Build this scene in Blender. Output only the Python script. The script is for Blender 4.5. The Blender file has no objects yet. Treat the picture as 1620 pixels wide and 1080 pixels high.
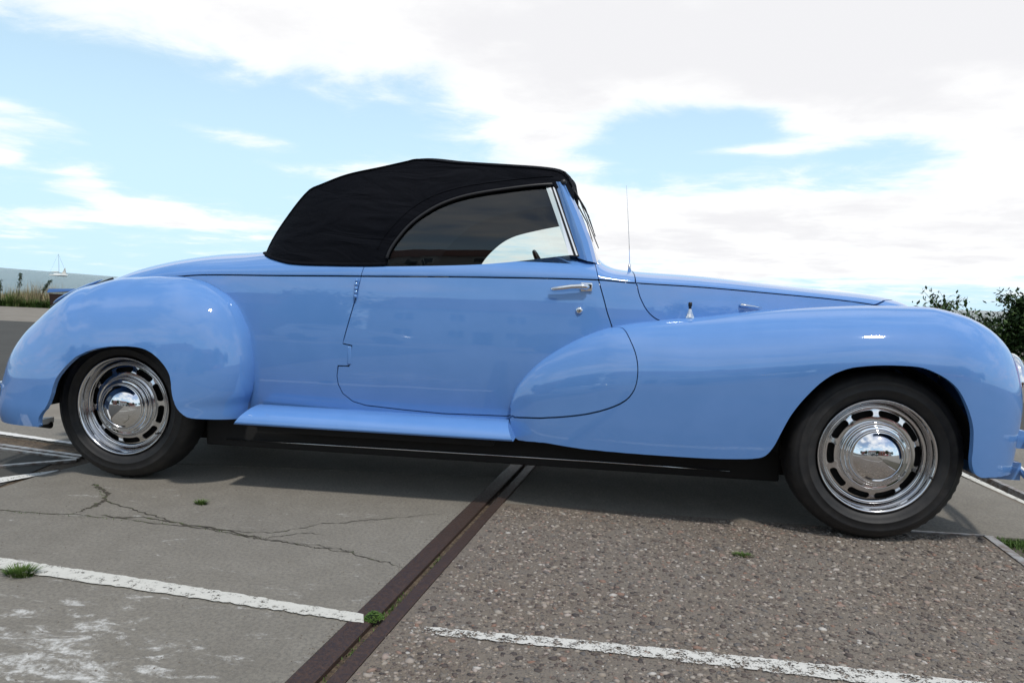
import bpy, bmesh, math, random, json
import numpy as np
from mathutils import Vector, Matrix, noise
from mathutils.geometry import delaunay_2d_cdt
random.seed(7); np.random.seed(7)
R = math.radians
scene = bpy.context.scene
COL = scene.collection

# ---------------------------------------------------------------- camera
cam = bpy.data.cameras.new('camera'); camo = bpy.data.objects.new('camera', cam); COL.objects.link(camo)
scene.camera = camo
CX, CD, CH, YAW, PITCH, ROLL = .4841, 2.8117, .8778, -.1151, .0673, .0383
_f = Vector((math.sin(YAW)*math.cos(PITCH), math.cos(YAW)*math.cos(PITCH), -math.sin(PITCH)))
_r = Vector((math.cos(YAW), -math.sin(YAW), 0)); _u = _r.cross(_f)
_r2 = _r*math.cos(ROLL) + _u*math.sin(ROLL); _u2 = -_r*math.sin(ROLL) + _u*math.cos(ROLL)
M = Matrix((( _r2.x, _u2.x, -_f.x, CX), (_r2.y, _u2.y, -_f.y, -CD), (_r2.z, _u2.z, -_f.z, CH), (0, 0, 0, 1)))
camo.matrix_world = M
cam.sensor_width = 36; cam.lens = 36*1150/1620; cam.clip_start = .05; cam.clip_end = 20000

# ---------------------------------------------------------------- light
SUN_EL, SUN_AZ = R(62), R(146)          # azimuth clockwise from +Y: the sun stands to the right, a little behind the camera
sd = Vector((math.sin(SUN_AZ)*math.cos(SUN_EL), math.cos(SUN_AZ)*math.cos(SUN_EL), math.sin(SUN_EL)))
sl = bpy.data.lights.new('sun', 'SUN'); sl.energy = 2.75; sl.angle = R(4.0); sl.color = (1, .95, .88)
so = bpy.data.objects.new('sun', sl); COL.objects.link(so); so.rotation_euler = sd.to_track_quat('Z', 'Y').to_euler()
so.location = (0, -6, 12)

scene.view_settings.view_transform = 'Standard'; scene.view_settings.look = 'None'
scene.view_settings.exposure = 0.0; scene.view_settings.gamma = 1; scene.view_settings.use_curve_mapping = False

class NT:
    def __init__(s, nt): s.nt = nt; s.L = nt.links
    def n(s, t, **k):
        o = s.nt.nodes.new(t); ins = k.pop('i', {})
        for a, b in k.items(): setattr(o, a, b)
        for a, b in ins.items():
            if isinstance(b, bpy.types.NodeSocket): s.L.new(b, o.inputs[a])
            else: o.inputs[a].default_value = b
        return o
    def math(s, op, a, b=0.0, c=0.0, clamp=False): return s.n('ShaderNodeMath', operation=op, use_clamp=clamp, i={0: a, 1: b, 2: c}).outputs[0]
    def noise(s, vec, scale, detail=4, rough=.5, dist=0.0):
        return s.n('ShaderNodeTexNoise', i={'Vector': vec, 'Scale': scale, 'Detail': detail, 'Roughness': rough, 'Distortion': dist}).outputs['Fac']
    def ramp(s, fac, stops, interp='LINEAR'):
        o = s.n('ShaderNodeValToRGB', i={0: fac}); cr = o.color_ramp; cr.interpolation = interp
        while len(cr.elements) > 1: cr.elements.remove(cr.elements[0])
        for k, (p, c) in enumerate(stops):
            e = cr.elements[0] if k == 0 else cr.elements.new(p)
            e.position = p; e.color = (c, c, c, 1) if isinstance(c, (int, float)) else (*c, 1)
        return o.outputs[0]
    def mix(s, f, a, b, mode='MIX'):
        o = s.n('ShaderNodeMix', data_type='RGBA', blend_type=mode)
        for sk, v in ((o.inputs[0], f), (o.inputs[6], a), (o.inputs[7], b)):
            if isinstance(v, bpy.types.NodeSocket): s.L.new(v, sk)
            else: sk.default_value = v if not isinstance(v, tuple) or len(v) == 4 else (*v, 1)
        return o.outputs[2]
    def maprange(s, v, a, b, c=0.0, d=1.0): 
        return s.n('ShaderNodeMapRange', interpolation_type='SMOOTHSTEP', i={0: v, 1: a, 2: b, 3: c, 4: d}).outputs[0]

world = bpy.data.worlds.new("World"); scene.world = world; world.use_nodes = True
w = NT(world.node_tree); world.node_tree.nodes.clear()
sky = w.n('ShaderNodeTexSky'); sky.sky_type = 'NISHITA'; sky.sun_disc = False
sky.sun_elevation = SUN_EL; sky.sun_rotation = SUN_AZ; sky.altitude = 0; sky.air_density = 1.0; sky.dust_density = .6; sky.ozone_density = 1.5
SKYK = .13
tc = w.n('ShaderNodeTexCoord').outputs['Generated']
sep = w.n('ShaderNodeSeparateXYZ', i={0: tc})
dx, dy, dz = sep.outputs
# clouds lie on a flat layer overhead: the direction is projected on it
den = w.math('ADD', w.math('MAXIMUM', dz, 0.0), .10)
px = w.math('DIVIDE', dx, den); py = w.math('DIVIDE', dy, den)
pv = w.n('ShaderNodeCombineXYZ', i={0: px, 1: py, 2: 0.0}).outputs[0]
big = w.noise(w.n('ShaderNodeVectorMath', operation='ADD', i={0: pv, 1: (3.1, 7.7, 0)}).outputs[0], .75, 3, .5)
med = w.noise(w.n('ShaderNodeVectorMath', operation='ADD', i={0: pv, 1: (1.3, -2.2, 4)}).outputs[0], 2.2, 8, .62, .3)
el = w.math('ARCSINE', dz); az = w.math('ARCTAN2', dx, dy)
dens = w.math('ADD', w.math('MULTIPLY', big, .55), w.math('MULTIPLY', med, .55))
# broad banks and gaps of the day's sky, by compass bearing and height (degrees)
def bank(az0, el0, ra, re, amt):
    global dens
    a = w.math('MULTIPLY', w.math('SUBTRACT', az, R(az0)), 1/R(ra)); e = w.math('MULTIPLY', w.math('SUBTRACT', el, R(el0)), 1/R(re))
    q = w.math('ADD', w.math('MULTIPLY', a, a), w.math('MULTIPLY', e, e))
    g = w.math('EXPONENT', w.math('MULTIPLY', q, -1.0))
    dens = w.math('MULTIPLY_ADD', g, amt, dens)
BANKS = [(-10, 19.8, 36, 4.6, .36), (22, 16.5, 16, 4.5, .30), (-41, 13.0, 10, 2.6, -.20), (-18, 9.5, 17, 3.2, -.16),
         (-41.5, 7.2, 1.6, 1.0, .18), (-33, 7.6, 9, 2.4, -.15), (-29, 10.6, 5, .4, .07), (6.5, 11.6, 6.5, 2.4, -.26), (-7, 11.5, 5, 3.0, .17), (19, 10.4, 5, .8, -.10), (13, 4.8, 22, 3.4, .27), (30, 8.0, 6, 4, .15),
         (-34, 4.8, 4.5, 1.1, .17), (-14, 9.0, 9, 1.1, .14), (-38, 1.5, 12, 1.6, -.1), (10, 11.0, 5, .55, .27), (-37, 6.5, 2.6, .9, .20), (-40.5, 10.4, 2.6, .35, .14), (-25, 10.2, 5, .6, .13), (-19, 8.6, 6, .7, .10)]
for b_ in BANKS: bank(*b_)
above = w.maprange(dz, .0, .02)
mask = w.math('MULTIPLY', w.maprange(dens, .53, .72), above)
fine = w.noise(w.n('ShaderNodeVectorMath', operation='ADD', i={0: pv, 1: (-5, 2, 1)}).outputs[0], 1.6, 5, .55)
shade = w.maprange(w.math('ADD', w.math('MULTIPLY', dens, .8), w.math('MULTIPLY', fine, .5)), .66, 1.0)
ccol = w.mix(shade, (1.16, 1.16, 1.15), (.90, .90, .925))
thin = w.math('MULTIPLY', w.maprange(dens, .46, .66, 0, .5), above)
skyc = w.mix(1.0, sky.outputs[0], (SKYK*1.0, SKYK*1.0, SKYK*1.0), 'MULTIPLY')
haze = w.maprange(dz, .05, .65, .95, .10)
skyc = w.mix(haze, skyc, (.66, .93, 1.12))
col = w.mix(thin, skyc, (1.0, 1.08, 1.1))
col = w.mix(mask, col, ccol)
bg = w.n('ShaderNodeBackground', i={'Color': col, 'Strength': 1.0})
out = w.n('ShaderNodeOutputWorld', i={0: bg.outputs[0]})

# ---------------------------------------------------------------- materials
def mat(name, base=(.5, .5, .5), rough=.5, metal=0.0, **k):
    m = bpy.data.materials.new(name); m.use_nodes = True
    b = m.node_tree.nodes['Principled BSDF']
    b.inputs['Base Color'].default_value = (*base, 1); b.inputs['Roughness'].default_value = rough; b.inputs['Metallic'].default_value = metal
    for a, v in k.items(): b.inputs[a.replace('_', ' ')].default_value = v
    return m
def nodes(m):
    t = NT(m.node_tree); return t, m.node_tree.nodes['Principled BSDF']
def objco(t): return t.n('ShaderNodeTexCoord').outputs['Object']
def geo_pos(t): return t.n('ShaderNodeNewGeometry').outputs['Position']
def bump(t, b, h, strength=.3, dist=.01):
    o = t.n('ShaderNodeBump', i={'Height': h, 'Strength': strength, 'Distance': dist}); t.L.new(o.outputs[0], b.inputs['Normal'])

PAINT = mat('pastel_blue_paint', (.135, .29, .60), .5)
t, b = nodes(PAINT); b.inputs['Specular IOR Level'].default_value = 0.0
b.inputs['Coat Weight'].default_value = 1; b.inputs['Coat Roughness'].default_value = .03; b.inputs['Coat IOR'].default_value = 1.74
n1 = t.noise(geo_pos(t), 9, 2)
t.L.new(t.mix(t.ramp(n1, [(.35, 0.0), (.7, 1.0)]), (.105, .245, .545), (.115, .257, .565)), b.inputs['Base Color'])
o = t.n('ShaderNodeBump', i={'Height': t.noise(geo_pos(t), 2.6, 1), 'Strength': .2, 'Distance': .010}); t.L.new(o.outputs[0], b.inputs['Coat Normal'])
CHROME = mat('chrome', (.82, .83, .85), .04, 1.0)
POL = mat('polished_alloy', (.74, .74, .75), .13, 1.0)
t, b = nodes(POL); t.L.new(t.ramp(t.noise(geo_pos(t), 60, 4), [(.3, .10), (.8, .16)]), b.inputs['Roughness'])
RUB = mat('tyre_rubber', (.014, .014, .015), .6)
t, b = nodes(RUB); nn = t.noise(geo_pos(t), 22, 5)
t.L.new(t.mix(t.ramp(nn, [(.45, 0.0), (.75, 1.0)]), (.010, .010, .011), (.024, .022, .021)), b.inputs['Base Color'])
bump(t, b, t.noise(geo_pos(t), 300, 2), .15, .002)
SEAL = mat('black_rubber_seal', (.012, .012, .014), .45)
DARK = mat('underbody_black', (.012, .012, .012), .85)
FAB = mat('black_canvas', (.0028, .0038, .0070), .9)
t, b = nodes(FAB); b.inputs['Specular IOR Level'].default_value = .12
g = geo_pos(t); wv = t.n('ShaderNodeTexWave', i={'Vector': g, 'Scale': 260.0}).outputs['Fac']
st_ = t.n('ShaderNodeMapping', i={'Vector': g, 'Rotation': (0, .5, 0), 'Scale': (2.2, 1.0, 7.0)}).outputs[0]
bump(t, b, t.math('ADD', t.math('MULTIPLY', t.noise(st_, 1.6, 4, .5, 1.2), 9.0), t.math('MULTIPLY', wv, .15)), .8, .004)
lint = t.noise(g, 380, 2, .5); t.L.new(t.mix(t.ramp(lint, [(.66, 0.0), (.74, .6)]), t.mix(t.ramp(t.noise(g, 2.5, 5), [(.4, 0.0), (.7, 1.0)]), (.0026, .0035, .0066), (.0055, .0062, .0095)), (.03, .03, .032)), b.inputs['Base Color'])
LIN = mat('grey_headlining', (.007, .011, .016), .9)
LEA = mat('dark_leather', (.035, .033, .032), .45)
WOOD = mat('walnut', (.12, .05, .02), .25)
RED = mat('red_lens', (.45, .01, .01), .12)
AMB = mat('white_plate', (.75, .75, .73), .35)
MIR = mat('reflector', (.9, .9, .9), .1, 1.0)
def glassmat(name, tint, fmul=1.0, ior=1.5):
    m = bpy.data.materials.new(name); m.use_nodes = True; m.node_tree.nodes.clear(); t = NT(m.node_tree)
    tr = t.n('ShaderNodeBsdfTransparent', i={0: (*tint, 1)}); gl = t.n('ShaderNodeBsdfGlossy', i={'Roughness': .01, 'Color': (1, 1, 1, 1)})
    fr = t.n('ShaderNodeFresnel', i={0: ior}).outputs[0]
    mx = t.n('ShaderNodeMixShader', i={0: t.math('MULTIPLY', fr, fmul, clamp=True), 1: tr.outputs[0], 2: gl.outputs[0]})
    t.n('ShaderNodeOutputMaterial', i={0: mx.outputs[0]}); return m
GLASS = glassmat('side_glass', (.86, .90, .88), 1.25)
LENS = glassmat('lamp_glass', (.9, .92, .95), 1.5)

# ---------------------------------------------------------------- mesh helpers
def mk(name, V, F, m=None, parent=None, smooth=True, loc=None):
    me = bpy.data.meshes.new(name); me.from_pydata([tuple(map(float, v)) for v in V], [], [tuple(map(int, f)) for f in F]); me.update()
    if m: me.materials.append(m)
    if smooth: me.polygons.foreach_set('use_smooth', [True]*len(me.polygons))
    o = bpy.data.objects.new(name, me); COL.objects.link(o)
    if parent: o.parent = parent
    if loc: o.location = loc
    return o
def tag(o, label=None, cat=None, group=None, kind=None):
    for k, v in (('label', label), ('category', cat), ('group', group), ('kind', kind)):
        if v: o[k] = v
    return o
def empty(name, loc=(0, 0, 0), label=None, cat=None, group=None, rz=0):
    o = bpy.data.objects.new(name, None); COL.objects.link(o); o.location = loc; o.rotation_euler = (0, 0, rz); o.empty_display_size = .2
    return tag(o, label, cat, group)
def grid_faces(nu, nv, cu=False, cv=False, flip=False):
    F = []
    for i in range(nu if cu else nu - 1):
        for j in range(nv if cv else nv - 1):
            a, b_, c, d = i*nv + j, ((i+1) % nu)*nv + j, ((i+1) % nu)*nv + (j+1) % nv, i*nv + (j+1) % nv
            F.append((a, d, c, b_) if flip else (a, b_, c, d))
    return F
class MB:
    def __init__(s): s.V = []; s.F = []
    def add(s, V, F): k = len(s.V); s.V += [tuple(v) for v in V]; s.F += [tuple(i + k for i in f) for f in F]; return s
    def box(s, c, d, rz=0.0, bev=0.0, rot=None):
        bm = bmesh.new(); bmesh.ops.create_cube(bm, size=1)
        bmesh.ops.scale(bm, vec=d, verts=bm.verts)
        if bev: bmesh.ops.bevel(bm, geom=bm.edges[:], offset=bev, segments=2, affect='EDGES', profile=.6)
        if rot is not None: bmesh.ops.transform(bm, matrix=rot.to_4x4(), verts=bm.verts)
        elif rz: bmesh.ops.rotate(bm, matrix=Matrix.Rotation(rz, 3, 'Z'), verts=bm.verts)
        bmesh.ops.translate(bm, vec=c, verts=bm.verts)
        bm.verts.index_update(); s.add([v.co[:] for v in bm.verts], [[v.index for v in f.verts] for f in bm.faces]); bm.free(); return s
    def tube(s, pts, r, n=10, caps=True, squash=None):
        pts = [Vector(p) for p in pts]; rr = r if isinstance(r, (list, tuple)) else [r]*len(pts); V = []
        up = Vector((0, 0, 1))
        for i, p in enumerate(pts):
            d = (pts[min(i+1, len(pts)-1)] - pts[max(i-1, 0)]).normalized()
            a = d.cross(up if abs(d.z) < .95 else Vector((1, 0, 0))).normalized(); b_ = a.cross(d)
            for k in range(n):
                t_ = 2*math.pi*k/n; sx = squash or 1
                V.append(p + a*math.cos(t_)*rr[i]*sx + b_*math.sin(t_)*rr[i])
        F = grid_faces(len(pts), n, cv=True)
        if caps: F += [tuple(range(n))[::-1], tuple((len(pts)-1)*n + k for k in range(n))]
        return s.add(V, F)
    def lathe(s, prof, n=48, axis='Y', c=(0, 0, 0)):
        """prof: (radius, offset along the axis); axis points to -Y (outwards) for 'Y'"""
        V = []
        for k in range(n):
            t_ = 2*math.pi*k/n
            for r_, h in prof:
                if axis == 'Y': V.append((c[0] + r_*math.cos(t_), c[1] - h, c[2] + r_*math.sin(t_)))
                elif axis == 'X': V.append((c[0] + h, c[1] + r_*math.cos(t_), c[2] + r_*math.sin(t_)))
                else: V.append((c[0] + r_*math.cos(t_), c[1] + r_*math.sin(t_), c[2] + h))
        return s.add(V, grid_faces(n, len(prof), cu=True))
    def build(s, name, m, parent=None, smooth=True, auto=None):
        o = mk(name, s.V, s.F, m, parent, smooth)
        bm = bmesh.new(); bm.from_mesh(o.data); bmesh.ops.recalc_face_normals(bm, faces=bm.faces[:])
        if auto is not None:
            for e in bm.edges:
                if len(e.link_faces) == 2 and e.calc_face_angle(0) > R(auto): e.smooth = False
        bm.to_mesh(o.data); bm.free(); return o

def dense(poly, step, sb=1.0):
    out = []
    n = len(poly)
    for i in range(n):
        a = np.array(poly[i], float); b_ = np.array(poly[(i+1) % n], float)
        L = math.hypot(b_[0]-a[0], (b_[1]-a[1])*sb); k = max(1, int(math.ceil(L/step)))
        for j in range(k): out.append(tuple(a + (b_-a)*j/k))
    return out
def smooth_line(pts, k=4):
    """Catmull-Rom through an open line"""
    P_ = [np.array(p, float) for p in pts]; o = []
    for i in range(len(P_)-1):
        p0 = P_[max(i-1, 0)]; p1 = P_[i]; p2 = P_[i+1]; p3 = P_[min(i+2, len(P_)-1)]
        for j in range(k):
            t_ = j/k
            o.append(tuple(.5*((2*p1) + (-p0+p2)*t_ + (2*p0-5*p1+4*p2-p3)*t_*t_ + (-p0+3*p1-3*p2+p3)*t_**3)))
    o.append(tuple(P_[-1])); return o
def inside(poly, P_):
    x, y = P_[:, 0], P_[:, 1]; r_ = np.zeros(len(P_), bool); n = len(poly); j = n-1
    for i in range(n):
        xi, yi = poly[i]; xj, yj = poly[j]
        c = ((yi > y) != (yj > y)); 
        with np.errstate(divide='ignore', invalid='ignore'):
            r_ ^= c & (x < (xj-xi)*(y-yi)/((yj-yi) if yj != yi else 1e-12) + xi)
        j = i
    return r_
def inset_poly(poly, d, sb):
    P_ = np.array(poly, float).copy(); P_[:, 1] *= sb
    A = .5*np.sum(P_[:, 0]*np.roll(P_[:, 1], -1) - np.roll(P_[:, 0], -1)*P_[:, 1]); sgn = 1 if A > 0 else -1
    e = np.roll(P_, -1, 0) - P_; e /= (np.linalg.norm(e, axis=1, keepdims=True) + 1e-12)
    nrm = np.stack([-e[:, 1], e[:, 0]], 1)*sgn
    m_ = nrm + np.roll(nrm, 1, 0); L = np.linalg.norm(m_, axis=1, keepdims=True); m_ = m_/np.maximum(L, 1e-6)
    c = np.clip(np.sum(m_*nrm, 1, keepdims=True), .5, 1)
    P_ = P_ + m_*d/c; P_[:, 1] /= sb
    return [tuple(p) for p in P_]
def panel(name, Mf, poly, ga, gb, m, parent, sb=1.0, step=.02, inset=.0022, depth=.012, mirror=False, analytic=True, pts=None, flangemask=None):
    poly = dense(poly, step, sb)
    if inset: poly = inset_poly(poly, inset, sb)
    if pts is None:
        A, B = np.meshgrid(ga, gb, indexing='ij'); G = np.stack([A.ravel(), B.ravel()], 1)
    else: G = np.array(pts)
    G = G[inside(poly, G)]
    PP = np.array(poly); S = np.array([1, sb])
    if len(G):
        dmin = np.full(len(G), 9.)
        for p in PP: dmin = np.minimum(dmin, np.hypot((G[:, 0]-p[0]), (G[:, 1]-p[1])*sb))
        G = G[dmin > step*(.25 if pts is not None else .45)]
    allp = np.vstack([PP, G]) if len(G) else PP
    vv = [Vector((float(a), float(b_)*sb)) for a, b_ in allp]; n = len(PP)
    r_ = delaunay_2d_cdt(vv, [], [list(range(n))], 1, 1e-7)
    ov, of, orig = r_[0], r_[2], r_[3]
    P2 = np.array([[v.x, v.y/sb] for v in ov])
    X = Mf(P2[:, 0], P2[:, 1])
    h = 1e-4
    if analytic:
        da = Mf(P2[:, 0]+h, P2[:, 1]) - Mf(P2[:, 0]-h, P2[:, 1]); db = Mf(P2[:, 0], P2[:, 1]+h) - Mf(P2[:, 0], P2[:, 1]-h)
        N = np.cross(da, db); ln = np.linalg.norm(N, axis=1, keepdims=True); N = N/np.maximum(ln, 1e-14); bad = (ln[:, 0] < 1e-12)
    F = [tuple(f) for f in of]
    # orientation: outwards = away from the centre line
    f0 = np.array([f[:3] for f in F]); fn = np.cross(X[f0[:, 1]]-X[f0[:, 0]], X[f0[:, 2]]-X[f0[:, 0]])
    cen = X[f0].mean(1); outw = cen - np.array([cen[:, 0].mean(), YC, .45]); outw[:, 0] *= .3
    flip = (np.sum(fn*outw, 1).sum() < 0)
    if flip: F = [f[::-1] for f in F]; fn = -fn
    VN = np.zeros_like(X)
    for k in range(3): np.add.at(VN, f0[:, k], fn)
    VN /= np.maximum(np.linalg.norm(VN, axis=1, keepdims=True), 1e-14)
    if analytic:
        s_ = np.sign(np.sum(N*VN, 1, keepdims=True)); s_[s_ == 0] = 1; N = N*s_; N[bad] = VN[bad]
    else: N = VN
    # flange: the edge turned inwards
    V = [tuple(p) for p in X]; NN = [tuple(p) for p in N]
    if depth:
        ec = {}
        for f in F:
            for i in range(len(f)):
                a, b_ = f[i], f[(i+1) % len(f)]; ec[(a, b_)] = ec.get((a, b_), 0) + 1
        bound = [(a, b_) for (a, b_) in ec if (b_, a) not in ec]
        nv = {}
        for a, b_ in bound:
            for q in (a, b_):
                if q not in nv:
                    nv[q] = len(V); V.append(tuple(X[q])); V.append(tuple(X[q] - N[q]*depth)); NN += [(0, 0, 0), (0, 0, 0)]
        for a, b_ in bound:
            F.append((nv[a], nv[a]+1, nv[b_]+1, nv[b_]))
    V = np.array(V); NN = np.array(NN)
    if mirror:
        V[:, 1] = 2*YC - V[:, 1]; NN[:, 1] *= -1; F = [f[::-1] for f in F]
    o = mk(name, V, F, m, parent)
    me = o.data; me.validate()
    if analytic and len(me.vertices) == len(NN):
        z = np.linalg.norm(NN, axis=1) < .5
        me.normals_split_custom_set_from_vertices([tuple(n_) if not q else (0, 0, 0) for n_, q in zip(NN, z)])
    return o
def both(fn):
    a = fn(False); b_ = fn(True); return a, b_

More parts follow.
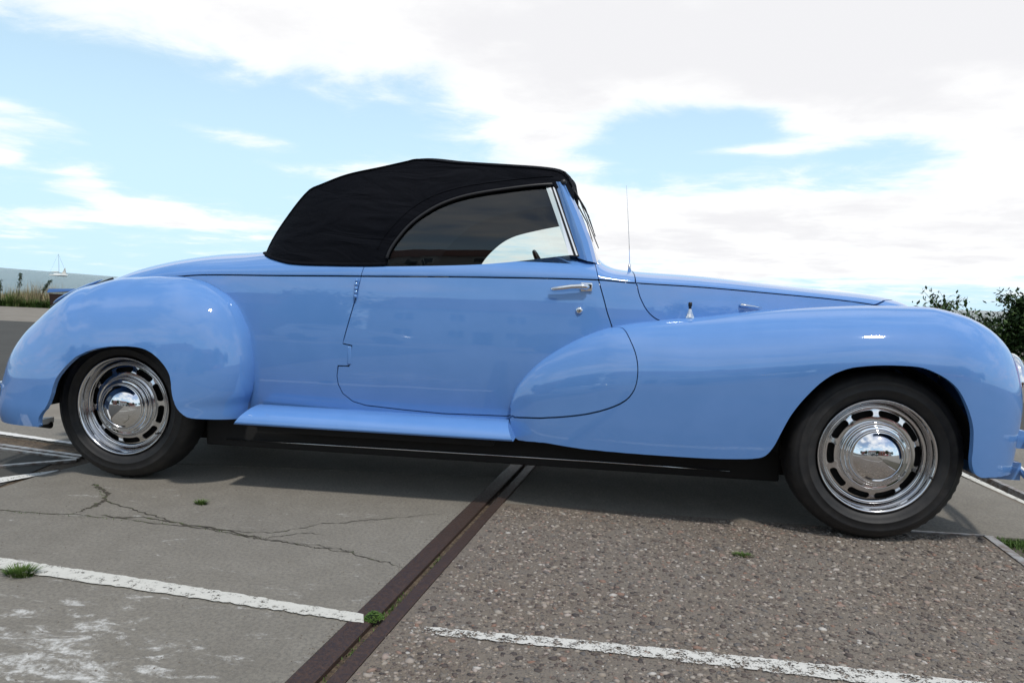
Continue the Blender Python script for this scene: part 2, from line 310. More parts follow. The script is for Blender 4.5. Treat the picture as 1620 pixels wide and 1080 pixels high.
D = json.loads("""{"ys":[[-2.3,0.45],[-2.0,0.3],[-1.7,0.22],[-1.4,0.18],[-1.0,0.14],[-0.5,0.118],[0,0.108],[0.4,0.112],[0.7,0.15],[1.0,0.22],[1.4,0.32],[1.8,0.42],[2.1,0.52],[2.3,0.62]],"nose":[1.76,2.085],"zb":[[-2.177,0.6167],[-1.853,0.758],[-1.6078,0.8329],[-1.417,0.8816],[-1.2298,0.9029],[-0.8724,0.912],[-0.4931,0.9224],[0.0028,0.9359],[0.4783,0.9428],[0.6282,0.9359],[0.8746,0.9304],[1.1912,0.9158],[1.4947,0.8984],[1.6824,0.8779],[1.8245,0.843],[2.0347,0.7419],[2.3136,0.579]],"zt":[[-2.377,0.6027],[-2.2663,0.705],[-2.1537,0.7689],[-2.0421,0.8167],[-1.8682,0.8725],[-1.7525,0.9165],[-1.6378,0.9571],[-1.4756,0.9927],[-1.3151,1.016],[-1.1091,1.0344],[-0.8443,1.0722],[-0.5388,1.1019],[-0.0916,1.1093],[0.3435,1.0882],[0.4728,1.0554],[0.5109,1.0255],[0.5597,1.0073],[0.6302,0.9998],[0.9082,0.9884],[1.1815,0.9675],[1.4497,0.947],[1.7131,0.9269],[1.7919,0.9109],[1.8453,0.8858],[1.9262,0.8321],[1.9822,0.7666],[2.0727,0.5803]],"fyb":[[0.2,0.12],[0.5,0.13],[0.8,0.155],[1.2,0.18],[1.7,0.165],[2.1,0.13],[2.3,0.12]],"zf":[[0.1391,0.3615],[0.1431,0.3931],[0.1495,0.4301],[0.1658,0.4804],[0.2074,0.5449],[0.2642,0.6044],[0.3511,0.6675],[0.4505,0.7205],[0.5449,0.755],[0.6497,0.777],[0.7745,0.7946],[0.8988,0.8096],[1.1205,0.8436],[1.3605,0.8684],[1.5934,0.8816],[1.7301,0.8835],[1.8422,0.8639],[1.9204,0.8312],[1.9885,0.7791],[2.0407,0.7098],[2.066,0.6583],[2.0779,0.6156]],"fyo":[[0.1391,0.115],[0.1791,0.095],[0.2591,0.06],[0.4391,0.015],[0.6391,-0.02],[1.1,-0.065],[1.5,-0.085],[1.8,-0.085],[2.2,-0.06]],"frr":[[0.1391,0.02],[0.1891,0.08],[0.2891,0.17],[0.4891,0.24],[1.0,0.25],[1.5,0.23],[1.85,0.25],[2.0,0.24],[2.12,0.2],[2.2,0.15]],"ryb":0.2,"rT":0.285,"rc":[-1.514,0.34],"rout":[[1.9097,0.5428],[1.6201,0.5433],[1.3524,0.5641],[1.1431,0.6005],[0.9524,0.625],[0.7716,0.6382],[0.5995,0.6248],[0.427,0.5982],[0.2887,0.5738],[0.1384,0.5452],[0.0209,0.5209],[2.1052,0.5576],[2.2581,0.5593],[2.4409,0.5665],[2.635,0.5899],[2.8145,0.6103],[2.9533,0.6191],[3.0856,0.6316],[-3.0629,0.649],[-0.5236,0.4994],[-1.0472,0.4098],[-1.5708,0.38],[-2.0944,0.4157],[-2.618,0.5336]],"tby":[[-1.0273,0.343],[-0.983,0.2754],[-0.9214,0.2191],[-0.8242,0.181],[-0.7096,0.169],[-0.5405,0.1609],[-0.4579,0.1593],[-0.2,0.1643],[0.5,0.1893]],"tyb":0.15,"tys":0.27,"crown":0.06,"tsh":[[-0.9983,1.0124],[-0.8984,1.151],[-0.7996,1.2741],[-0.777,1.2937],[-0.7429,1.308],[-0.6159,1.3567],[-0.462,1.3919],[-0.3512,1.418],[-0.3155,1.4266],[-0.2878,1.4271],[-0.1447,1.4163],[0.0725,1.4069],[0.2599,1.3972],[0.2999,1.3901],[0.3326,1.3672],[0.3641,1.3104]],"tr":[-1.0703,-0.7631],"txf":0.3641,"P":{"rearline":[[-0.503,-0.0194],[-0.5219,-0.1484],[-0.5677,-0.4132],[-0.5275,-0.4233],[-0.5387,-0.55],[-0.5859,-0.5505],[-0.592,-0.6143],[-0.5872,-0.6657],[-0.5689,-0.7225],[-0.5256,-0.7703],[-0.4691,-0.7912],[-0.2998,-0.8062],[-0.137,-0.8158],[0.1367,-0.8094]],"frontline":[[0.4833,0.0015],[0.507,-0.1055],[0.5247,-0.1861],[0.5448,-0.2591]],"hoodline":[[0.6333,-0.0031],[0.6379,-0.0117],[0.6517,-0.0777],[0.6808,-0.1514],[0.7118,-0.1926],[0.7359,-0.209],[0.7782,-0.2533]],"hoodtopline":[[0.6306,0.0275],[0.6297,0.3081],[0.6265,0.632]],"hoodfront":[[1.6406,0.0062],[1.6931,0.3597],[1.7944,0.8601]],"sill":[[-0.4946,0.1421],[-0.3215,0.1504],[-0.1609,0.1654],[-0.0034,0.1969],[0.1505,0.2761],[0.2768,0.3959],[0.3661,0.5163],[0.4505,0.7232]],"pillarbase":[[0.3841,0.5532],[0.4293,0.6242],[0.47,0.8144]],"ff_line":[[0.5448,0.0797],[0.5592,0.1647],[0.5736,0.2172],[0.5864,0.3072],[0.5987,0.4635],[0.609,0.6183],[0.6182,0.7482],[0.6272,0.8619],[0.6351,0.9686],[0.6411,1.0678],[0.6451,1.1585],[0.6474,1.246],[0.6479,1.3304],[0.647,1.4152],[0.6442,1.4986],[0.6388,1.5727],[0.631,1.6037],[0.6208,1.6313],[0.6078,1.6553],[0.5877,1.6783],[0.5636,1.6952],[0.5377,1.7073],[0.5079,1.7137],[0.476,1.7128],[0.4414,1.713],[0.3926,1.7145],[0.3396,1.7157],[0.2914,1.712],[0.2633,1.7095],[0.2378,1.7111],[0.213,1.7109],[0.1918,1.7063],[0.1713,1.6911],[0.1506,1.6331]],"ff_bottom":[[0.1482,1.64],[0.1514,1.6986],[0.1534,1.75],[0.1577,1.8051],[0.1676,1.8577],[0.1914,1.8984],[0.2238,1.91],[0.26,1.9082],[0.2956,1.9176],[0.337,1.9374],[0.3798,1.9564],[0.4246,1.978],[0.4722,2.0041],[0.5407,2.0466],[0.6148,2.0742],[0.6896,2.0931],[0.7603,2.1066],[0.822,2.1176],[0.8828,2.1277],[0.94,2.1391],[0.9909,2.1496],[1.0238,2.1561],[1.0547,2.1621],[1.0819,2.1653],[1.1033,2.1639],[1.1113,2.1616],[1.1178,2.1584],[1.1236,2.1538],[1.1293,2.1469],[1.1362,2.135],[1.1426,2.1199],[1.1487,2.1026],[1.1545,2.0842],[1.1607,2.061],[1.1662,2.0354],[1.1717,2.0085],[1.1775,1.9814],[1.1846,1.9499],[1.1919,1.9173],[1.1998,1.8847],[1.2086,1.8531],[1.2193,1.8204],[1.2309,1.7883],[1.2434,1.7571],[1.2564,1.7273],[1.2701,1.6976],[1.2845,1.6688],[1.2995,1.6418],[1.3152,1.6179],[1.331,1.5977],[1.3475,1.5797],[1.3646,1.557],[1.3827,1.531],[1.4029,1.5127],[1.4242,1.5024],[1.4462,1.4968],[1.4687,1.4925],[1.4947,1.489],[1.5218,1.4872],[1.5487,1.4854],[1.5737,1.4837],[1.5925,1.4816],[1.6104,1.4798],[1.6276,1.4817],[1.6443,1.4899],[1.6601,1.5044],[1.6755,1.5241],[1.6905,1.5482],[1.7051,1.5733],[1.72,1.5888],[1.7346,1.6063],[1.7485,1.6249],[1.7611,1.6452],[1.7723,1.6689],[1.7825,1.6957],[1.7917,1.7243],[1.8001,1.7537],[1.8081,1.7841],[1.8156,1.8159],[1.8222,1.8487],[1.8276,1.8819],[1.8311,1.9133],[1.8333,1.9453],[1.8348,1.9776],[1.8363,2.0099],[1.8373,2.0427],[1.8377,2.0762],[1.8385,2.1084],[1.8411,2.1371],[1.8444,2.1577],[1.8485,2.1767],[1.8536,2.1929],[1.8601,2.2049],[1.8671,2.2112],[1.8752,2.2141],[1.8844,2.2139],[1.8945,2.2113],[1.9108,2.2017],[1.9299,2.1851],[1.9509,2.1615],[1.9729,2.1328]],"rf_bottom":[[-2.0179,0.2769],[-1.9577,0.2841],[-1.9089,0.2887],[-1.8672,0.2933],[-1.8344,0.2964],[-1.8045,0.3],[-1.7802,0.3086],[-1.7642,0.3236],[-1.753,0.343],[-1.7432,0.3639],[-1.7337,0.391],[-1.7262,0.4201],[-1.7169,0.4465],[-1.7062,0.465],[-1.694,0.4817],[-1.6797,0.498],[-1.6608,0.5175],[-1.6394,0.5365],[-1.6163,0.553],[-1.5895,0.5668],[-1.5602,0.5778],[-1.5297,0.5866],[-1.495,0.5934],[-1.4586,0.5977],[-1.4228,0.5995],[-1.3895,0.5996],[-1.3573,0.5975],[-1.328,0.5909],[-1.3042,0.58],[-1.2829,0.5654],[-1.2642,0.5489],[-1.2484,0.5315],[-1.2348,0.5124],[-1.2245,0.4914],[-1.2189,0.4657],[-1.2169,0.438],[-1.2137,0.4118],[-1.2091,0.3912],[-1.2038,0.3718],[-1.1965,0.3546],[-1.1866,0.3405],[-1.1749,0.3284],[-1.1618,0.3192],[-1.1466,0.3138],[-1.13,0.3116],[-1.1117,0.3098],[-1.0808,0.3065],[-1.0484,0.3031],[-1.0205,0.2976]],"window":[[-0.4035,-0.9814],[-0.3996,-0.9052],[-0.3808,-0.8019],[-0.3317,-0.6605],[-0.2692,-0.537],[-0.1802,-0.409],[-0.0764,-0.3177],[0.0809,-0.2365],[0.2529,-0.16],[0.2737,-0.1527]]}}""")
# ---------------------------------------------------------------- pure geometry
def pchip(K):
    K = sorted(K); X = np.array([k[0] for k in K], float); Y = np.array([k[1] for k in K], float)
    h = np.diff(X); d = np.diff(Y) / h; m = np.zeros(len(X))
    m[0], m[-1] = d[0], d[-1]
    for i in range(1, len(X) - 1):
        if d[i-1] * d[i] > 0:
            w1 = 2*h[i] + h[i-1]; w2 = h[i] + 2*h[i-1]
            m[i] = (w1 + w2) / (w1 / d[i-1] + w2 / d[i])
    def f(x):
        x = np.asarray(x, float); xc = np.clip(x, X[0], X[-1])
        i = np.clip(np.searchsorted(X, xc) - 1, 0, len(h) - 1)
        t = (xc - X[i]) / h[i]
        return ((2*t**3 - 3*t**2 + 1)*Y[i] + (t**3 - 2*t**2 + t)*h[i]*m[i]
                + (-2*t**3 + 3*t**2)*Y[i+1] + (t**3 - t**2)*h[i]*m[i+1])
    return f

YC = 0.70          # centre line of the car (its near side faces -Y)
Z0 = 0.235
ys_f = pchip(D['ys'])
def side_y(x, z):
    d = np.asarray(z) - .62
    return ys_f(x) + np.where(d > 0, .30*d*d, .45*d*d)
zb_f = pchip(D['zb']); zt_f = pchip(D['zt'])
def body(x, v):
    x = np.asarray(x, float); v = np.asarray(v, float)
    zb = zb_f(x); y1 = side_y(x, zb); zt = zt_f(x)
    vl = np.minimum(v, 0); zl = zb + vl*(zb - Z0)
    ph = np.clip(v, 0, 1.001)*np.pi/2
    y = np.where(v < 0, side_y(x, zl), y1 + (YC - y1)*(1 - np.cos(ph)))
    z = np.where(v < 0, zl, zb + (zt - zb)*np.sin(ph))
    return np.stack([x, y, z], -1)
def deck_z(x, y):
    zb = zb_f(x); y1 = side_y(x, zb)
    c = np.clip(1 - (y - y1)/(YC - y1), 0, 1)
    return zb + (zt_f(x) - zb)*np.sqrt(1 - c*c)

zf_f = pchip(D['zf']); yb_f = pchip(D['fyb']); yo_f = pchip(D['fyo']); rf_f = pchip(D['frr'])
XC, XF = D['nose']
def ffender(x, w):
    x = np.asarray(x, float); w = np.asarray(w, float)
    n = np.sqrt(np.clip(1 - np.clip((x - XC)/(XF - XC), 0, 1)**2.3, 0, 1))
    yb = yb_f(x); T = (yb - yo_f(x))*n; Ti = .17*n*np.clip((x+.5)/1.2,0,1)
    r = rf_f(x); zt = zf_f(x)
    wo = np.clip(w, -np.pi/2, np.pi/2)
    y = np.where(w >= 0, yb - T*np.sin(wo), yb - Ti*np.sin(wo))
    ex = np.maximum(np.abs(w) - np.pi/2, 0)
    z = zt - r*(1 - np.cos(wo)) - ex*.5
    y = y + np.where(w > 0, 1, -.4)*.16*np.maximum(ex*.5 - .05, 0)**2
    xx = x - .10*np.clip((x - XC)/(XF - XC), 0, 1)*np.maximum(.52 - z, 0)
    return np.stack([xx, y, z], -1)

RCX, RCZ = D['rc']
_th = np.array([t for t, r in D['rout']]); _rr = np.array([r for t, r in D['rout']])
_o = np.argsort(_th)
rout_f = pchip([(a, b) for a, b in zip(np.concatenate([_th[_o]-2*np.pi, _th[_o], _th[_o]+2*np.pi]), np.tile(_rr[_o], 3))])
RYB, RT = D['ryb'], D['rT']
def rfender(x, z, inner=False):
    x = np.asarray(x, float); z = np.asarray(z, float)
    dx = x - RCX; dz = z - RCZ
    th = np.arctan2(dz, dx)
    rho = np.clip(np.hypot(dx, dz)/rout_f(th), 0, 1)
    g = np.sqrt(np.clip(1 - rho**3.0, 0, 1))
    yb = RYB - .05*np.clip((x + 1.5)/.5, 0, 1)
    y = yb + (.12 if inner else -(RT - (RYB - yb)))*g
    return np.stack([x, y, z], -1)

def rpolar(th, g):
    th = np.asarray(th, float); g = np.asarray(g, float)
    rho = (1 - np.clip(g, 0, 1)**2)**(1/3.0); rr = rho*rout_f(th)
    x = RCX + rr*np.cos(th); z = RCZ + rr*np.sin(th)
    yb = RYB - .05*np.clip((x + 1.5)/.5, 0, 1)
    return np.stack([x, yb - (RT - (RYB - yb))*g + .03*np.minimum(g, 0), z], -1)
# soft top
sz_f = pchip(D['tsh']); XR, XR1 = D['tr']; XTF = D['txf']
tby_f = pchip(D['tby'])
def top_hw(x):
    x = np.asarray(x, float)
    e = (1 - np.clip((XR1 - x)/(XR1 - XR), 0, 1)**4.5)**(1/3.2)
    f = 1 - .10*np.clip((x - (XTF - .25))/.25, 0, 1)**2
    return e*f
def softtop(x, v, off=0.0):
    x = np.asarray(x, float); v = np.asarray(v, float)
    e = top_hw(x)
    hb = np.minimum((YC - tby_f(x)), (YC - .12)*np.maximum(e, .0)) - off; hs = (YC - D['tys'])*e - off
    zs = sz_f(x) - off*.6
    zb = deck_z(x, YC - hb) - .010
    t = np.minimum(v + 1, 1)
    zs = np.maximum(zs, zb+.004)
    yy = hb + (hs - hb)*np.clip(t,0,1)**1.7
    zl = zb + (zs - zb)*t
    ph = np.clip(v, 0, 1)*np.pi/2
    y = np.where(v < 0, yy, hs*np.cos(ph))
    z = np.where(v < 0, zl, zs + D['crown']*(.35+.65*e)*np.sin(ph)**2)
    return np.stack([x, YC - y, z], -1)
# ================================================================= THE CAR
P = D['P']
car = empty('convertible_car', (0, 0, 0), 'pastel blue vintage two-seat convertible with raised black canvas roof, parked across the rails', 'car')
XB = -2.12      # tail end of the body shell
sm = smooth_line
door_rear = P['rearline']
# --- body side (one pressing round the door opening)
bot_r = [(-1.03, -1.0)]
tailtop = [(XB, -.004), (XB, -.30), (-1.20, -.32), (-1.06, -.55), (-1.03, -1.0)]
hl = P['hoodline']
poly_side = ([(-1.02, -.90), (hl[-1][0] + .05, -.90), tuple(hl[-1])] + [tuple(q) for q in sm(hl[:-1], 3)][::-1]
             + [(P['frontline'][0][0], -.003)] + [tuple(q) for q in P['frontline'][1:]] + [(.54, -.45), (.42, -.66)]
             + [tuple(q) for q in door_rear][::-1] + [(door_rear[0][0], -.003), (XB, -.003), (XB, -.32), (-1.22, -.34), (-1.08, -.55)])
ga = np.arange(XB, 2.2, .03); gbl = np.arange(-1, 0, .045); gbu = np.arange(0, 1.001, .04)
gbu = np.concatenate([[.012, .03, .05], np.arange(.08, 1.0, .045)])
for mir in (False, True):
    side = panel('body_side', body, poly_side, ga, gbl, PAINT, car, sb=.6, step=.025, mirror=mir)
    poly_deck = [(XB, .003), (door_rear[0][0], .003), (P['sill'][0][0], P['sill'][0][1]), (-.56, .24), (-.64, .30), (-.66, 1.0), (XB, 1.0)]
    panel('rear_deck', body, poly_deck, ga, gbu, PAINT, car, sb=.5, step=.025, mirror=mir, inset=.0015 if not mir else .0015)
    poly_cowl = [(P['frontline'][0][0], .003), (hl[0][0], .003)] + [tuple(q) for q in P['hoodtopline']] + [(.622, 1.0), (.50, 1.0), (.49, .8), (.475, .80), (.4505, .7232)]
    panel('cowl', body, poly_cowl, np.arange(.46, .64, .012), gbu, PAINT, car, sb=.5, step=.012, inset=.0018, mirror=mir)
    # door: lower skin, upper strip, fender tail, handle, lock, hinges
    dr = MB()
    polyd = [(door_rear[0][0], -.003)] + [tuple(q) for q in door_rear[1:]] + [(.42, -.66), (.54, -.45)] + [tuple(q) for q in P['frontline'][1:]][::-1] + [(P['frontline'][0][0], -.003)]
    door = panel('door', body, polyd, np.arange(-.6, .6, .025), np.arange(-1, 0, .04), PAINT, car, sb=.6, step=.02, mirror=mir)
    if mir: door['label'] = 'far side door'
    polyc = [(door_rear[0][0], .003), (P['frontline'][0][0], .003), (.4505, .7232)] + [tuple(q) for q in sm(P['sill'][:-1], 3)][::-1]
    panel('door_top_rail', body, polyc, np.arange(-.6, .6, .02), np.concatenate([[.015, .03, .05, .08, .11, .14], np.arange(.17, 1, .05)]), PAINT, door, sb=.5, step=.012, inset=.0014, mirror=mir, depth=.03)
    polyt = [(D['zf'][0][0] + .002, 0.0)] + [(x_, -.02) for x_ in np.linspace(.16, .53, 12)] + [tuple(q) for q in P['ff_line']]
    panel('fender_tail', ffender, polyt, np.concatenate([np.arange(.145, .22, .008), np.arange(.22, .66, .02)]), np.arange(-.02, 1.9, .07), PAINT, door, sb=.28, step=.012, inset=.0018, mirror=mir)
    # front fender
    sa = XF - (XF - XC)*(1 - np.sin(np.linspace(0, np.pi/2, 22)))
    top_e = [(.5448, -.02), (.56, -.35), (.60, -1.45)]
    ffb = [tuple(q) for q in P['ff_bottom']][:-4]
    zbn = float(ffender(*ffb[-1])[2])
    def wbot(x_): return math.pi/2 + max(0.0, float(zf_f(x_)) - float(rf_f(x_)) - zbn)/.5
    pf = ([tuple(q) for q in P['ff_line']][::-1][:-1] + [(.5448, .06)] + top_e + [(x_, -1.5) for x_ in np.linspace(.7, 1.7, 12)] + [(x_, -wbot(x_)) for x_ in (1.75, 1.80, 1.85, 1.9, 1.95, XF - .10, XF - .06, XF - .03, XF - .012, XF - .004, XF - .0005)]
          + [(x_, wbot(x_)) for x_ in (XF - .0005, XF - .004, XF - .012, XF - .03, XF - .06, XF - .10, 1.95, 1.90)] + ffb[::-1])
    panel('front_fender', ffender, pf, np.concatenate([np.arange(.2, XC, .035), sa]), np.arange(-2.15, 2.3, .085), PAINT, car, sb=.28, step=.02, inset=.0018, depth=.02, mirror=mir)
    # rear fender: polar surface round the wheel
    def rinv(x_, z_):
        th_ = math.atan2(z_ - RCZ, x_ - RCX)
        if th_ < -math.pi/2: th_ += 2*math.pi
        rho = min(.9999, math.hypot(x_ - RCX, z_ - RCZ)/float(rout_f(th_)))
        return (th_, math.sqrt(1 - rho**3))
    rb = [tuple(q) for q in P['rf_bottom']]
    e_r = [rinv(x_, .298) for x_ in np.linspace(-.985, rb[-1][0] + .01, 8)]
    e_l = [rinv(x_, z_) for x_, z_ in zip(np.linspace(-2.118, rb[6][0] - .02, 14), np.linspace(.2331, .245, 14))]
    arch = [rinv(*q) for q in sm(rb[6:], 1)]
    arch = [q for q in arch if e_r[-1][0] < q[0]]
    pr = [(e_r[0][0], 0.0)] + [(t_, 0.0) for t_ in np.linspace(e_r[0][0], e_l[0][0], 60)[1:-1]] + [(e_l[0][0], 0.0)] + e_l + arch + e_r[::-1]
    panel('rear_fender', rpolar, pr, np.linspace(-.3, 3.6, 130), np.concatenate([np.linspace(.03, .9, 24), [.94, .97, .985]]), PAINT, car, sb=.5, step=.03, inset=0, depth=.02, mirror=mir)
    # hood
    hs = [tuple(q) for q in sm(hl[:-1], 3)]
    ph_ = [(hl[0][0], -.003)] + hs[1:] + [(.80, -.27), (1.0, -.36), (1.9, -.45), (2.085, -.45), (2.085, -.003), (1.64, -.003)]
    hood = panel('hood', body, [(P['hoodtopline'][0][0] + .002, .003)] + [tuple(q) for q in P['hoodtopline'][1:]] + [(.622, 1.0), (1.82, 1.0), (1.80, .86), (1.765, .62), (1.6931, .36), (1.65, .1), (1.635, .003)],
                 np.arange(.6, 1.9, .03), gbu, PAINT, car, sb=.5, step=.02, inset=.0018, mirror=mir)
    panel('hood_side', body, ph_, ga, gbl, PAINT, car, sb=.6, step=.02, inset=.0018, mirror=mir)
    panel('nose_panel', body, [(1.645, .003), (1.70, .36), (1.772, .62), (1.806, .86), (1.826, 1.0), (2.09, 1.0), (2.09, .003)], np.arange(1.64, 2.1, .02), gbu, PAINT, car, sb=.5, step=.02, inset=.0015, mirror=mir)
    # sill panel below the door, running board
    s_ = -1 if mir else 1
    def Y(y): return 2*YC - y if mir else y
    rbm = MB(); secs = []
    for k in range(25):
        x_ = -.985 + k/24*(.178 + .985)
        fr0 = min(1, (x_ + .962)/.05) if x_ < -.9 else 1
        x2 = x_
        # board: rounded top edge drops to the outer lip
        zi = .357 + .004*k/24; zo = .318 - .004*k/24
        sec = [(x2, Y(.15), .33), (x2, Y(.15), .3565)] + [(x2, Y(.128 - .128*math.sin(q)), .300 + .0565*math.cos(q)) for q in np.linspace(0, math.pi/2, 12)] + [(x2, Y(.004), .293), (x2, Y(.02), .291), (x2, Y(.15), .291)]
        secs.append(sec)
    V = []
    for k, sec in enumerate(secs):
        for (a, b_, c) in sec:
            # both ends are cut slanting
            sh = (.0 if k not in (0,) else 0)
            e0 = 0.040*max(0, 1 - k/2.0)*( (c - .29)/.06); e1 = -.030*max(0, 1 - (24 - k)/2.0)*((c - .29)/.06)
            V.append((a + e0 + e1, b_, c))
    nb = len(secs[0]); F = grid_faces(25, nb, cv=True) + [tuple(range(nb)), tuple(24*nb + q for q in range(nb))[::-1]]
    MB().add(V, F).build('running_board', PAINT, car, auto=35)
    MB().box((-.42, Y(.12), .285), (1.02, .05, .075), bev=.01).build('sill', DARK, car)
    # wheelhouses
    for (wx, wr, d0, d1) in ((1.541, .36, .015, .50), (-1.541, .335, .045, .46)):
        V = []; prof = [(wr*.98, 0), (wr, .03), (wr, d1 - d0), (.02, d1 - d0)]
        hb = MB(); na = 40; VV = []
        for i in range(na + 1):
            t_ = math.pi*i/na
            for (r_, h_) in prof:
                rr = r_
                VV.append((wx + rr*math.cos(t_), Y(d0 + h_), max(.31, .31 + rr*math.sin(t_))))
        hb.add(VV, grid_faces(na + 1, len(prof)))
        hb.build('wheelhouse', DARK, car)

# door furniture, lamps (near side and far side)
for mir in (False, True):
    Yf = (lambda y: 2*YC - y) if mir else (lambda y: y)
    dr = [o for o in car.children if o.name.startswith('door') and 'rail' not in o.name][1 if mir else 0]
    hb = MB()
    hb.tube([(.292, Yf(.117), .897), (.305, Yf(.114), .898), (.34, Yf(.112), .903), (.375, Yf(.112), .909), (.41, Yf(.113), .912), (.438, Yf(.116), .911), (.446, Yf(.120), .910)], [.004, .0075, .009, .0095, .0105, .012, .007], 12, squash=.75)
    hb.tube([(.432, Yf(.114), .911), (.432, Yf(.142), .910)], [.011, .013], 14)
    h = hb.build('door_handle', CHROME, dr)
    MB().box((.436, Yf(.134), .910), (.048, .010, .036), bev=.004).build('handle_plate', CHROME, h)
    MB().lathe([(.0, .012), (.004, .012), (.010, .011), (.0135, .008), (.0145, .003), (.015, -.004)], 24, c=(.412, .126 if not mir else Yf(.126), .816)).build('lock_escutcheon', CHROME, dr)
    MB().box((.412, Yf(.113), .815), (.0035, .004, .010)).build('key_slot', SEAL, dr)
    for q in range(5):
        z_ = .910 - q*.0165
        MB().tube([(-.517 + .0005*q*-1, Yf(.131 - .002*q*.8), z_), (-.5175, Yf(.130 - .002*q*.8), z_ - .0155)], .0062, 12).build('hinge_knuckle', PAINT, dr)
    MB().box((-.537, Yf(.124), .589), (.016, .012, .075), bev=.003).build('hinge_leaf', PAINT, dr)

ff = [o for o in car.children if o.name.startswith('front_fender')]
MB().tube([(.85, .150, .800), (.85, .150, .806), (.85, .150, .812), (.85, .150, .822), (.85, .150, .836), (.85, .150, .840)], [.020, .020, .017, .012, .0075, .006], 20).build('mirror_base', CHROME, ff[0])
MB().tube([(.85, .150, .840), (.85, .150, .849), (.85, .150, .851), (.85, .150, .862), (.85, .150, .866)], [.0055, .006, .0078, .0078, .006], 12).build('rubber_tip', SEAL, ff[0])
hs0 = [o for o in car.children if o.name.startswith('hood_side')][0]
MB().tube([(1.060, .247, .862), (1.066, .244, .862), (1.09, .248, .860), (1.12, .256, .857), (1.150, .266, .854)], [.004, .0085, .006, .0045, .002], 10).build('chrome_dart', CHROME, hs0)
cw = [o for o in car.children if o.name.startswith('cowl')][0]
an = MB().tube([(.615, .40, .985), (.6145, .40, 1.02)], [.008, .005], 12).build('aerial_socket', CHROME, cw)
MB().tube([(.6145, .40, 1.015), (.607, .40, 1.12), (.595, .40, 1.25), (.584, .40, 1.357)], [.0016, .0014, .0011, .0009], 6).build('aerial', CHROME, cw)

